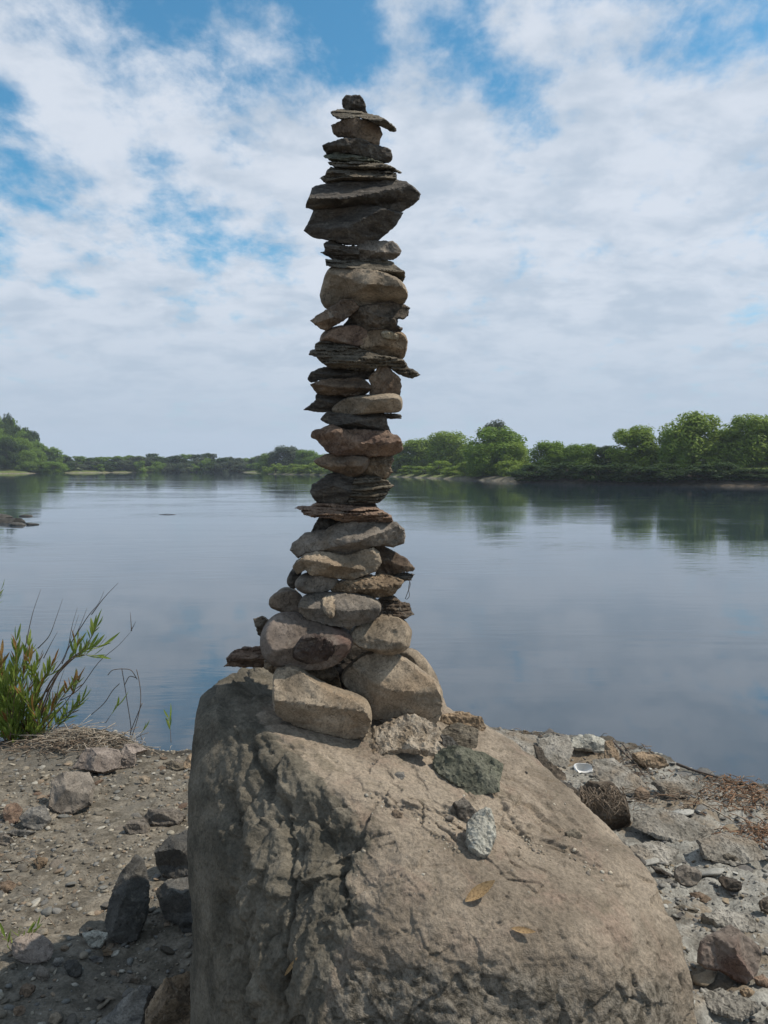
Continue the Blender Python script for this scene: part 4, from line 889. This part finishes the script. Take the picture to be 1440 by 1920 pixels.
litter('straw_litter', around(110, 1395, 70, 14), 260, .0018, (.03, .12), TWIG, 7)
litter('straw_litter', around(60, 1560, 60, 90), 90, .0011, (.02, .07), TWIG, 8)
# root clump
h = on_ground(1133, 1560); root = empty('root_clump', h); tag(root, 'tangled brown root clump standing behind the right edge of the boulder', 'root clump')
core = stone(PX, '1078,1490 1105,1468 1150,1472 1176,1505 1182,1545 1152,1568 1112,1566 1086,1530', None, 'darkrough', O=h + Vector((0, .05, 0)), thick=.06, **ROUGH)
core.name = 'soil_ball'; core.parent = root; core.location = core.location - Vector(h)
rg3 = np.random.default_rng(5); parts = []
for _ in range(120):
    u0, v0 = rg3.uniform(1085, 1172), rg3.uniform(1472, 1505); p = at_y(u0, v0, h.y + .01 + rg3.uniform(-.06, .03))
    pts = [p]; d = Vector((rg3.normal(.1, .5), rg3.normal(-.35, .35), -1)).normalized(); L = rg3.uniform(.03, .09)
    for k in range(5):
        d = (d + Vector((rg3.normal(0, .35), rg3.normal(0, .3), rg3.normal(0, .25)))).normalized(); pts.append(pts[-1] + d * L / 5)
    parts.append(tube(pts, [.0024 * (1 - .15 * k) * rg3.uniform(.6, 1.3) for k in range(6)], 5))
V, Fc = joined(parts); o = mesh_obj('root_fibre', [Vector(v) - h for v in V], Fc, wood_mat('root_fibre', (.09, .065, .045), (.24, .18, .125)), parent=root); o['kind'] = 'stuff'
# white shard (hollow bowl piece)
h = on_ground(1093, 1462); SHM, t_, b_s = new_mat('white_glazed_shard'); b_s.inputs['Base Color'].default_value = (.78, .77, .74, 1); b_s.inputs['Roughness'].default_value = .35
V = []; Fc = []; nr, na = 6, 20
for side_ in (0, 1):
    for i in range(nr + 1):
        for k in range(na + 1):
            a = math.radians(-20 + 220 * k / na); r_ = (.044 + .006 * math.sin(3 * a)) * (i / nr) - side_ * .004 * (i / nr)
            V.append((r_ * math.cos(a), r_ * math.sin(a) * .8, .030 * (i / nr) ** 2.2 + side_ * .004))
nn2 = (nr + 1) * (na + 1)
for i in range(nr):
    for k in range(na):
        a = i * (na + 1) + k; Fc += [(a, a + na + 1, a + na + 2, a + 1), (nn2 + a, nn2 + a + 1, nn2 + a + na + 2, nn2 + a + na + 1)]
for k in range(na): a = nr * (na + 1) + k; Fc.append((a, nn2 + a, nn2 + a + 1, a + 1))
o = mesh_obj('white_shard', V, Fc, SHM, sharp=50); o.location = h + Vector((0, .03, .02)); o.rotation_euler = (.75, .1, .2); tag(o, 'white curved shard like a broken cup on the right bank', 'shard')
# dry rootlet hanging from the thin black flake
p = [at_y(480 + x / 4.235, 900 + y / 4.235, Y0 - .01) for x, y in parse('1215,790 1225,830 1205,890 1185,945')]; p2 = [at_y(480 + x / 4.235, 900 + y / 4.235, Y0 - .01) for x, y in parse('1222,800 1212,860 1218,920 1195,950')]
V, Fc = joined([tube(bez(p, 12), .0009, 5), tube(bez(p2, 12), .0008, 5)]); tag(mesh_obj('dry_rootlet', V, Fc, DARKW, loc=tuple(p[0])), 'thin dry rootlet dangling at the right side of the lower tower', 'rootlet')
# ------------------------------------------------------------------ willow and sprouts on the left
YW = 3.98
BARK = wood_mat('willow_bark', (.10, .06, .035), (.20, .125, .075)); GREY_ST = wood_mat('dead_stem', (.075, .055, .045), (.15, .115, .09))
LEAF_G = leaf_mat('willow_leaf', (.17, .25, .035), (.33, .38, .10), .5); LEAF_O = leaf_mat('willow_leaf_orange', (.28, .12, .035), (.26, .19, .06), .35)
def zb(T, pts, y): return [at_y(T[0] + x / T[2], T[1] + yy / T[2], y) for x, yy in parse(pts)]
LM = {}
def leaf_mesh(k, mat):
    if (k, mat.name) not in LM:
        V, Fc = leaf_shape(.062 + .012 * k, .0135 + .001 * k, fold=.35, curl=.12 + .1 * k, seg=5)
        me = bpy.data.meshes.new('leaf'); me.from_pydata(V, [], Fc); me.shade_smooth(); me.materials.append(mat); LM[(k, mat.name)] = me
    return LM[(k, mat.name)]
def shrub(label, base_px, stems, y, seed, group=None, leaf_gap=.011, cat='shrub', size=1.0):
    rg = np.random.default_rng(seed); base = at_y(*base_px, y); base.z = float(ground_h(np.array([base.x]), np.array([y]))[0])
    root = empty('willow_shrub', base); tag(root, label, cat, group); L_ = []
    for pts, r, lf, orange in stems:
        c = bez([p - base for p in pts], 18); V, Fc = tube(c, [r * (1 - .75 * i / (len(c) - 1)) for i in range(len(c))], 6)
        mesh_obj('stem', V, Fc, BARK if lf else GREY_ST, parent=root)
        if not lf: continue
        start = int(len(c) * (1 - lf)); acc = 0; side = 0
        for i in range(max(1, start), len(c)):
            seg = c[i] - c[i - 1]; acc += seg.length
            while acc > leaf_gap:
                acc -= leaf_gap; side += 2.4 + rg.normal(0, .4); d = seg.normalized()
                a = d.cross(Vector((.2, .9, .3))).normalized(); b = d.cross(a)
                spread = .45 + .45 * (1 - (i - start) / max(1, len(c) - start))
                ld = (d + (a * math.cos(side) + b * math.sin(side)) * spread + Vector((0, 0, .15))).normalized()
                mat = LEAF_O if rg.uniform() < orange * (1.4 if i > len(c) * .8 else .6) else LEAF_G
                nz = Vector((rg.normal(0, .4), rg.normal(-.3, .4), 1)); x = ld.cross(nz).normalized(); z = x.cross(ld); s = rg.uniform(.6, 1.15) * size
                L_.append((-s, Matrix.LocRotScale(c[i] - seg * rg.uniform(), Matrix((x, ld, z)).transposed().to_quaternion(), Vector((s, s, s))), leaf_mesh(int(rg.integers(0, 3)), mat)))
    L_.sort(key=lambda q_: q_[0]); rest = {}
    for k_, (_, mx_, me) in enumerate(L_):
        if k_ < 300:
            o = link(bpy.data.objects.new('leaf', me)); o.parent = root; o.matrix_local = mx_
        else: rest.setdefault(me.materials[0].name, []).append(([mx_ @ v.co for v in me.vertices], [tuple(p.vertices) for p in me.polygons]))
    for mn, parts in rest.items():
        V, Fc = joined(parts); mesh_obj('foliage', V, Fc, bpy.data.materials[mn], parent=root)['kind'] = 'stuff'
    return root
st = []
rgw = np.random.default_rng(3)
def J(p, s): return p + Vector((rgw.normal(0, s), rgw.normal(0, s), rgw.normal(0, s * .5)))
for (bx, by), mid, tip, lf, org in [
    ((60, 1310), '90,900', '130,580', .75, .1), ((90, 1320), '140,900', '190,570', .7, .25), ((40, 1310), '30,900', '20,640', .7, .45), ((120, 1320), '200,950', '270,640', .75, .35),
    ((150, 1320), '300,900', '350,760', .7, .2), ((20, 1310), '0,1000', '-60,760', .7, .2), ((170, 1320), '320,1050', '400,900', .65, .2), ((190, 1325), '440,1100', '550,960', .5, .1),
    ((100, 1320), '120,1050', '100,820', .7, .15), ((60, 1320), '60,1100', '40,860', .7, .1), ((200, 1325), '300,1150', '330,1000', .6, .4), ((150, 1325), '190,1120', '230,900', .7, .2),
    ((10, 1315), '-20,1100', '-80,940', .7, .1), ((230, 1330), '260,1230', '330,1180', .6, .1), ((130, 1325), '150,1180', '130,1010', .7, .1), ((40, 1325), '90,1200', '170,1090', .6, .1),
    ((180, 1325), '480,960', '570,800', .3, .75), ((-30, 1310), '-80,900', '-120,700', .6, .2)]:
    P0 = J(at_y(TB[0] + bx / TB[2], TB[1] + by / TB[2], YW), .02); off = rgw.normal(0, .10)
    for rep in range(2):
        st.append(([J(P0, .015 * rep), J(zb(TB, mid, YW + off * .6 - .03 * rep)[0], .012 + .022 * rep), J(zb(TB, tip, YW + off - .04 * rep)[0], .01 + .035 * rep)], .0035, lf + .1, org))
st.append((zb(TB, '170,1320 320,900 470,690 600,590 690,430', YW - .03), .006, .42, .12)); st.append((zb(TB, '200,1320 350,880 480,700 620,600 750,560', YW - .01), .005, .40, .1))
st.append((zb(TB, '200,1320 380,840 500,660 560,520', YW + .02), .004, .28, .3)); st.append((zb(TB, '330,900 470,700 580,640 690,640', YW - .05), .003, .4, .0))
for s_ in ('180,580 230,350 290,170', '270,590 350,500 400,370 445,240', '310,660 360,560 410,470', '440,700 480,600 510,440 550,300', '500,560 620,370 700,270 740,180', '480,600 560,450 620,300',
           '380,760 440,680 490,560 560,350', '430,960 560,880 700,690 840,570 935,465', '935,465 925,330', '930,465 965,400', '400,980 420,850 460,730', '650,350 740,230 840,125'):
    st.append((zb(TB, s_, YW + .02), .0028, 0, 0))
shrub('bushy green willow shrub with orange leaf tips and bare twigs at the left edge', (60, 1405), st, YW, 1, leaf_gap=.0105, size=1.12)
# sprig reaching in from the left frame edge
y1 = 3.6
st = [(zb(TB, s_, y1), .003, lf, .0) for s_, lf in (('-330,1500 -260,900 -120,420 10,170', .35), ('-330,1500 -280,800 -150,420 -20,250', .3), ('-330,1500 -300,900 -240,500 -160,150', .4))]
shrub('second willow shrub whose leaf tips just enter at the left edge above the bushy one', (-88, 1456), st, y1, 2, leaf_gap=.014)
# dead twig arch and sprouts by the water
y2 = 4.0
base = zb(TB, '920,1250', y2)[0]; root = empty('dead_weed', base); tag(root, 'dead reddish weed with arching stems by the water left of the boulder', 'dead plant')
for s_ in ('920,1250 930,1150 905,980 885,850 865,735', '925,1250 980,1080 1000,950 990,830 970,740', '650,1060 740,980 800,890 850,840', '865,735 800,745 765,780', '865,735 930,745 975,810', '885,850 920,790 970,800', '925,1190 960,1100 1010,980'):
    c = bez([p - base for p in zb(TB, s_, y2)], 14); V, Fc = tube(c, .0022, 5); mesh_obj('stem', V, Fc, GREY_ST, parent=root)
for s_, lb in (('1215,1260 1210,1170 1195,1070', 'small green sprout at the water edge nearest the boulder'), ('1010,1240 1000,1200 1030,1160', 'tiny low green sprout right of the dead reddish weed'), ('750,1120 790,1060 850,980', 'small green sprout with narrow leaves between the willow and the dead weed')):
    shrub(lb, (TB[0] + parse(s_)[0][0] / TB[2], TB[1] + parse(s_)[0][1] / TB[2]), [(zb(TB, s_, y2 + .02), .0018, .55, 0)], y2 + .02, 9, cat='sprout', leaf_gap=.016).name = 'green_sprout'
h = on_ground(28, 1790)
st = [([h, h + Vector((rgw.normal(0, .02), 0, .035)), h + Vector((rgw.normal(0, .04), rgw.normal(0, .02), .07))], .0012, .8, 0) for _ in range(5)]
shrub('little green tuft beside the round pinkish-tan cobble', (15, 1795), st, h.y, 11, cat='grass tuft', leaf_gap=.012, size=.5).name = 'grass_tuft'

# ------------------------------------------------------------------ far banks
def shore_pt(u, v): p = at_z(u, v, 0); return (p.x, p.y)
FS = [(-520, 40), (-260, 110), (-130, 165)] + [shore_pt(47, 888), shore_pt(112, 887.0)] + [(-74, 214), (-58, 226)] + [shore_pt(434, 885.6)] + [shore_pt(505, 886.5), shore_pt(500, 889), shore_pt(620, 891), shore_pt(740, 894), shore_pt(860, 899), shore_pt(1000, 905), shore_pt(1200, 909), shore_pt(1440, 913), (60, 42), (140, 12), (520, -60)]
FS = np.array(FS)
def signed(X):
    A, B = FS[:-1], FS[1:]; best = np.full(len(X), 1e9); sg = np.zeros(len(X))
    for a, b in zip(A, B):
        e = b - a; w = X - a; t = np.clip((w @ e) / (e @ e), 0, 1); r = w - t[:, None] * e; d = np.hypot(r[:, 0], r[:, 1]); s = np.sign(e[0] * w[:, 1] - e[1] * w[:, 0])
        k = d < best - 1e-9; best = np.where(k, d, best); sg = np.where(k, s, sg)
    return best * sg
def far_h(X):
    X = np.asarray(X, float); P3 = np.stack([X[:, 0], X[:, 1], 0 * X[:, 0]], -1); e = signed(X) + 0.2 * fbm(P3 * .15, 3)
    z = -0.6 + 0.68 * sstep(e, -1.2, .35) + .40 * sstep(e, .2, 1.6) + 1.0 * sstep(e, 2.0, 8) + .8 * sstep(e, 8, 25) + 0.12 * fbm(P3 * .3 + 5, 3) * sstep(e, 1, 5)
    z = z + 1.7 * sstep(-X[:, 0], 66, 76) * sstep(e, 2, 10) * (1 - sstep(X[:, 1], 198, 212))
    return z, e
ax = np.concatenate([np.arange(-500, -150, 10), np.arange(-150, -45, 1.5), np.arange(-45, 50, .8), np.arange(50, 80, 1.6), np.arange(80, 500, 10)]); ay = np.concatenate([np.arange(-60, 30, 10), np.arange(30, 54, 1.5), np.arange(54, 140, .7), np.arange(140, 235, 1.1), np.arange(235, 270, 3), np.arange(270, 500, 10)])
X, Y = np.meshgrid(ax, ay, indexing='ij'); XY = np.stack([X.ravel(), Y.ravel()], -1); Z, E = far_h(XY)
Fc = grid_faces(len(ax), len(ay)); Fc = Fc[E[Fc].max(1) > -4]
use = np.unique(Fc); mp = np.full(len(XY), -1); mp[use] = np.arange(len(use))
def bank_material():
    m, t, b = new_mat('far_bank'); p = N(t, 'ShaderNodeNewGeometry').outputs['Position']; s = N(t, 'ShaderNodeSeparateXYZ'); t.links.new(p, s.inputs[0])
    n1 = NOISE(t, p, .35, 5, .6); n2 = NOISE(t, p, 2.2, 4, .6)
    grass = MIX(t, MR(t, n2, .35, .65), (.075, .105, .026), (.15, .18, .05)); grass = MIX(t, MR(t, n1, .45, .65), grass, (.15, .145, .065))
    sand = MIX(t, MR(t, n2, .35, .65), (.13, .115, .080), (.23, .205, .155)); soil = MIX(t, MR(t, n2, .3, .7), (.05, .039, .028), (.095, .076, .055))
    zz_ = M(t, 'ADD', s.outputs[2], M(t, 'MULTIPLY', M(t, 'SUBTRACT', n1, .5), .9))
    right = MR(t, s.outputs[0], 6, 22)
    low = MIX(t, right, sand, soil)
    col = MIX(t, MR(t, M(t, 'SUBTRACT', zz_, M(t, 'MULTIPLY', right, .9)), .02, .25), low, grass); col = MIX(t, MR(t, s.outputs[2], .09, .14), MIX(t, right, sand, soil), col)
    t.links.new(col, b.inputs['Base Color']); b.inputs['Roughness'].default_value = .95; b.inputs['Specular IOR Level'].default_value = .1
    t.links.new(BUMP(t, n2, .8, .3), b.inputs['Normal']); return m
fb = mesh_obj('far_bank', np.stack([XY[use, 0], XY[use, 1], Z[use]], -1), mp[Fc], bank_material()); fb['kind'] = 'structure'

# ------------------------------------------------------------------ trees
def foliage_mat(name, c1, c2, tr=.42):
    m, t, b = new_mat(name); g = N(t, 'ShaderNodeNewGeometry'); oi = N(t, 'ShaderNodeObjectInfo')
    f = M(t, 'ADD', M(t, 'MULTIPLY', g.outputs['Random Per Island'], .65), M(t, 'MULTIPLY', oi.outputs['Random'], .35)); col = MIX(t, f, c1, c2)
    t.links.new(col, b.inputs['Base Color']); b.inputs['Roughness'].default_value = .6; b.inputs['Specular IOR Level'].default_value = .2
    tl = t.nodes.new('ShaderNodeBsdfTranslucent'); t.links.new(col, tl.inputs[0]); mx = t.nodes.new('ShaderNodeMixShader'); mx.inputs[0].default_value = tr
    t.links.new(b.outputs[0], mx.inputs[1]); t.links.new(tl.outputs[0], mx.inputs[2]); t.links.new(mx.outputs[0], t.nodes['Material Output'].inputs[0]); return m
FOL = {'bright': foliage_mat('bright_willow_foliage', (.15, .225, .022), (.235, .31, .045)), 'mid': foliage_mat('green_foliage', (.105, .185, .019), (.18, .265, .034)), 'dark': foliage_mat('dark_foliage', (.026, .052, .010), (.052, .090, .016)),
       'grey': foliage_mat('greyish_foliage', (.07, .09, .05), (.10, .125, .07))}
TRUNK = wood_mat('tree_bark', (.07, .055, .042), (.14, .115, .09))
def crown_mesh(name, seed, n, lumps, leaf, low=.08, wide=.5, top_taper=.5):
    rg = np.random.default_rng(seed); C, R = [], []
    for _ in range(lumps):
        t = rg.uniform(); z = low + (1 - low - .12) * t ** .85; prof = math.sin(math.pi * min(1, .12 + .80 * t ** .8)) ** top_taper if t > .3 else .85 + .15 * t / .3
        rr = wide * .80 * prof * math.sqrt(rg.uniform(.05, 1)); an = rg.uniform(0, 6.28)
        C.append((rr * math.cos(an), rr * math.sin(an), z)); R.append(rg.uniform(.10, .19) * (1.1 - .35 * t))
    C, R = np.array(C), np.array(R); pr = R ** 2 / (R ** 2).sum(); k = rg.choice(lumps, n, p=pr)
    d = rg.normal(size=(n, 3)); d /= np.linalg.norm(d, axis=1)[:, None]; rad = R[k] * (.55 + .5 * rg.uniform(size=n) ** .5 + .12 * np.abs(rg.normal(size=n)))
    P = C[k] + d * rad[:, None] * np.array([1, 1, .85]); P[:, 2] = np.maximum(P[:, 2], .02)
    nrm = d + rg.normal(size=(n, 3)) * .45 + np.array([0, 0, .65]); nrm /= np.linalg.norm(nrm, axis=1)[:, None]
    a = np.cross(nrm, rg.normal(size=(n, 3))); a /= np.linalg.norm(a, axis=1)[:, None]; b = np.cross(nrm, a); s = leaf * rg.uniform(.6, 1.3, (n, 1))
    V = np.stack([P - a * s, P - b * s * .55, P + a * s, P + b * s * .55], 1).reshape(-1, 3)
    V = V / np.array([1, 1, V[:, 2].max()]); Fq = np.arange(4 * n).reshape(n, 4)
    me = bpy.data.meshes.new(name); me.vertices.add(4 * n); me.vertices.foreach_set('co', V.astype(np.float32).ravel()); me.loops.add(4 * n); me.loops.foreach_set('vertex_index', Fq.astype(np.int32).ravel())
    me.polygons.add(n); me.polygons.foreach_set('loop_start', np.arange(0, 4 * n, 4, dtype=np.int32)); me.update(calc_edges=True); return me, C
def tree_protos(seed, n, lumps, leaf, **k):
    cm, C = crown_mesh('crown', seed, n, lumps, leaf, **k); rg = np.random.default_rng(seed)
    parts = [tube([(0, 0, -.05), (.01, 0, .2), (-.01, .01, .45), (.0, 0, .7)], [.035, .028, .02, .008], 8)]
    for i in rg.choice(len(C), 7, replace=False):
        z0 = rg.uniform(.12, .4); parts.append(tube([(0, 0, z0), tuple(C[i] * .5 + np.array([0, 0, z0 * .5 + .04])), tuple(C[i])], [.016, .010, .004], 6))
    V, Fc = joined(parts); tm = bpy.data.meshes.new('trunk'); tm.from_pydata([tuple(v) for v in V], [], Fc); tm.shade_smooth(); tm.materials.append(TRUNK); return cm, tm
NEAR = [tree_protos(200 + i, 15000, 75, .025, low=.02, wide=w, top_taper=tt) for i, (w, tt) in enumerate(((.55, .5), (.52, .6), (.52, .45), (.52, .7), (.6, .5)))]
FAR = [tree_protos(300 + i, 2600, 30, .042, low=.03, wide=.55, top_taper=.6) for i in range(4)]
def tree(u, vtop, wpx, depth, proto, fol, label, group, rot=0, zbase=None, name='tree'):
    d = ray(u, 880); x = d.x / d.y * depth
    zb_ = float(far_h(np.array([[x, depth]]))[0][0]) if zbase is None else zbase; ztop = at_y(u, vtop, depth).z; h = max(.6, ztop - zb_); w = wpx / F * depth
    r = empty(name, (x, depth, zb_ - .03)); tag(r, label, 'tree', group); cm, tm = proto
    c = link(bpy.data.objects.new('crown', cm)); c.parent = r
    if not cm.materials: cm.materials.append(FOL['mid'])
    c.material_slots[0].link = 'OBJECT'; c.material_slots[0].material = FOL[fol]
    tk = link(bpy.data.objects.new('trunk', tm)); tk.parent = r
    r.scale = (w * 1.08, w * 1.08, h); r.rotation_euler.z = rot; return r
GT = 'trees on the right far bank'
for i, (u, vt, w, dp, pr, fo, lb) in enumerate([
    (735, 838, 70, 134, 1, 'bright', 'small pale green willow directly right of the tower'), (785, 820, 95, 126, 0, 'bright', 'light green willow right of the tower, left half of the pale clump'), (842, 806, 90, 120, 2, 'bright', 'light green willow with feathery top, left of the round dense tree'),
    (928, 784, 56, 103, 1, 'grey', 'slim taller tree peeping out above the round dense tree'), (932, 797, 108, 93, 4, 'mid', 'round dense mid-green tree standing alone above the shore'), (905, 830, 60, 91, 2, 'mid', 'low bush in front of the round dense tree on its left'), (965, 826, 58, 90, 3, 'bright', 'bright low bush under the right side of the round dense tree'),
    (1035, 824, 84, 82, 0, 'mid', 'low rounded bush just right of the sky gap'), (1090, 830, 76, 80, 2, 'mid', 'low bush in the middle of the right tree row'), (1135, 834, 60, 79, 3, 'dark', 'dark low bush left of the flat-topped tree'),
    (1190, 795, 104, 75, 1, 'bright', 'flat-topped medium tree in the right row'), (1300, 769, 118, 72, 3, 'bright', 'tallest spreading tree of the right row'), (1265, 800, 60, 71, 2, 'mid', 'lower tree against the left side of the tallest one'), (1352, 800, 70, 73, 0, 'mid', 'lower tree filling the dip right of the tallest one'),
    (1405, 774, 110, 70, 2, 'bright', 'large tree at the right frame edge'), (1490, 780, 120, 69, 0, 'mid', 'tree beyond the right frame edge reaching in slightly')]):
    tree(u, vt, w, dp, NEAR[pr], fo, lb, GT, rot=i * 1.7)
rgt = np.random.default_rng(21)
ORD = 'first second third fourth fifth sixth seventh eighth ninth tenth eleventh twelfth thirteenth fourteenth fifteenth sixteenth seventeenth eighteenth nineteenth twentieth'.split()
GS = 'dark bushes under the right tree row'  # leaf colour darkened to give the shade at the tree bases
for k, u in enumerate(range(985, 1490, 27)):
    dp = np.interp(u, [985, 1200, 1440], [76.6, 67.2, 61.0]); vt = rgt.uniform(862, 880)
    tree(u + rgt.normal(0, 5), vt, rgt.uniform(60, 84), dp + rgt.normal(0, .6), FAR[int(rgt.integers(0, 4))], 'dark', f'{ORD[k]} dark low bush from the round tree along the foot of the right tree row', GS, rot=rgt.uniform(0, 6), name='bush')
for k, u in enumerate(range(745, 1010, 26)):
    dp = np.interp(u, [740, 860, 1000], [124, 96.5, 77.5]); tree(u, rgt.uniform(862, 880), rgt.uniform(44, 60), dp + 3.2, FAR[int(rgt.integers(0, 4))], 'bright', f'{ORD[k]} green low shore bush right of the tower, below the pale willows and round tree', 'green bushes under the pale willows', rot=rgt.uniform(0, 6), name='bush')
for i, (u, vt, w, dp, fo, lb) in enumerate([(540, 834, 70, 188, 'grey', 'greyish tree with a hazy rounded top left of the tower'), (505, 848, 50, 190, 'mid', 'darker tree left of the greyish hazy one'), (575, 842, 50, 182, 'mid', 'dark green tree touching the left side of the tower'), (600, 852, 56, 178, 'mid', 'tree half behind the left side of the tower'), (640, 845, 70, 170, 'mid', 'tree hidden behind the tower trunk of stones'), (690, 846, 70, 155, 'bright', 'willow mostly behind the tower')]):
    tree(u, vt, w, dp, NEAR[i % 5], fo, lb, 'trees near the tower on the far bank', rot=i * 2.1)
for k, u in enumerate(range(500, 700, 17)): tree(u, rgt.uniform(866, 876), rgt.uniform(24, 40), np.interp(u, [500, 620, 700], [170, 148, 134]), FAR[u % 4], 'bright', f'{ORD[k]} bright low bush from the left on the grassy slope behind the tower', 'bushes on the grassy slope', rot=u, name='bush')
# far treeline
GF = 'trees of the distant treeline'
for row in range(3):
    for u in np.arange(95, 500, 17.0):
        uu = u + rgt.normal(0, 5); dp = (float(np.interp(uu, [95, 112, 214, 434, 505], [199, 200, 217, 224, 220])) + 1 if row == 0 else 222 + row * 8) + rgt.normal(0, 1); vt = 857 + 2.5 * math.sin(uu * .045) + rgt.normal(0, 2.6) - row * 1.2 + (9 if row == 0 else 0)
        tree(uu, vt, rgt.uniform(24, 42), dp, FAR[int(rgt.integers(0, 4))], FOK := ('mid', 'dark', 'grey')[int(rgt.integers(0, 3))], f"small hazy {dict(mid='green', dark='dark', grey='greyish')[FOK]} tree in the {('front', 'middle', 'back')[row]} of the distant treeline across the river", GF, rot=rgt.uniform(0, 6))
# wooded left bank
GLB = 'trees of the wooded left bank'
prof_u = [-200, 0, 20, 35, 62, 92, 104, 112]; prof_v = [760, 772, 776, 787, 803, 832, 850, 860]
for row in range(4):
    for u in np.arange(-190, 108, 15.0):
        uu = u + rgt.normal(0, 5); 
        if uu > 108 - row * 3: continue
        vt = np.interp(uu, prof_u, prof_v) + (3 - row) * 13 + abs(rgt.normal(0, 4)) + (2 if row == 3 else 0)
        if vt > 864: vt = 864
        tree(uu, vt, rgt.uniform(30, 48), 188 + row * 7 + rgt.normal(0, 1.5), (NEAR if row < 3 else FAR)[int(rgt.integers(0, 4))], FOK := ('mid', 'dark', 'dark', 'mid')[int(rgt.integers(0, 4))], f"{dict(mid='green', dark='dark', bright='pale green')[FOK]} tree in the {('front', 'second', 'third', 'back')[row]} row of the wood on the left far bank", GLB, rot=rgt.uniform(0, 6))
tree(16, 772, 26, 208, NEAR[1], 'dark', 'tallest round-headed tree above the wood on the left far bank', GLB)
# debris heap and floating stick in the river
h = at_z(24, 982, 0)
for i, (u, v, s, lb) in enumerate([(10, 980, .55, 'largest dark rock of the wet heap in the river at the left edge'), (35, 985, .30, 'flat dark rock at the front of the wet heap in the river'), (58, 984, .22, 'smallest dark rock at the right end of the wet heap in the river'), (48, 968, .22, 'thin dark rock apart behind the wet heap in the river'), (-15, 972, .6, 'dark rock at the back of the wet heap, cut by the left frame edge')]):
    p = at_z(u, v, 0); V, Fc = pebble_shape(3, 900 + i, .28, 7)
    o = mesh_obj('river_rock', V * s * np.array([1, .7, 1]), Fc, RM['wet'], sharp=35); o.location = (p.x, p.y, .0); tag(o, lb, 'rock', 'wet rocks in the river')
p = at_z(315, 965, 0); V, Fc = tube([(-.28, 0, .0), (0, .02, .015), (.26, 0, .0)], [.006, .010, .004], 7); o = mesh_obj('floating_stick', V, Fc, DARKW); o.location = p; tag(o, 'lone floating stick on the open river left of the tower', 'stick')
HAZE = 0.0005
if HAZE:
    m = bpy.data.materials.new('haze'); m.use_nodes = True; t = m.node_tree; t.nodes.clear(); o_ = t.nodes.new('ShaderNodeOutputMaterial'); pv = t.nodes.new('ShaderNodeVolumePrincipled')
    pv.inputs['Color'].default_value = (.80, .88, 1, 1); pv.inputs['Density'].default_value = HAZE; pv.inputs['Anisotropy'].default_value = .2; t.links.new(pv.outputs[0], o_.inputs['Volume'])
    bx0, bx1, by0, by1, bz0, bz1 = -700, 700, -200, 700, -60, 30
    V = [(x, y, z) for z in (bz0, bz1) for y in (by0, by1) for x in (bx0, bx1)]
    hz = mesh_obj('haze', V, [(0, 2, 3, 1), (4, 5, 7, 6), (0, 1, 5, 4), (2, 6, 7, 3), (0, 4, 6, 2), (1, 3, 7, 5)], m, smooth=False); hz['kind'] = 'stuff'
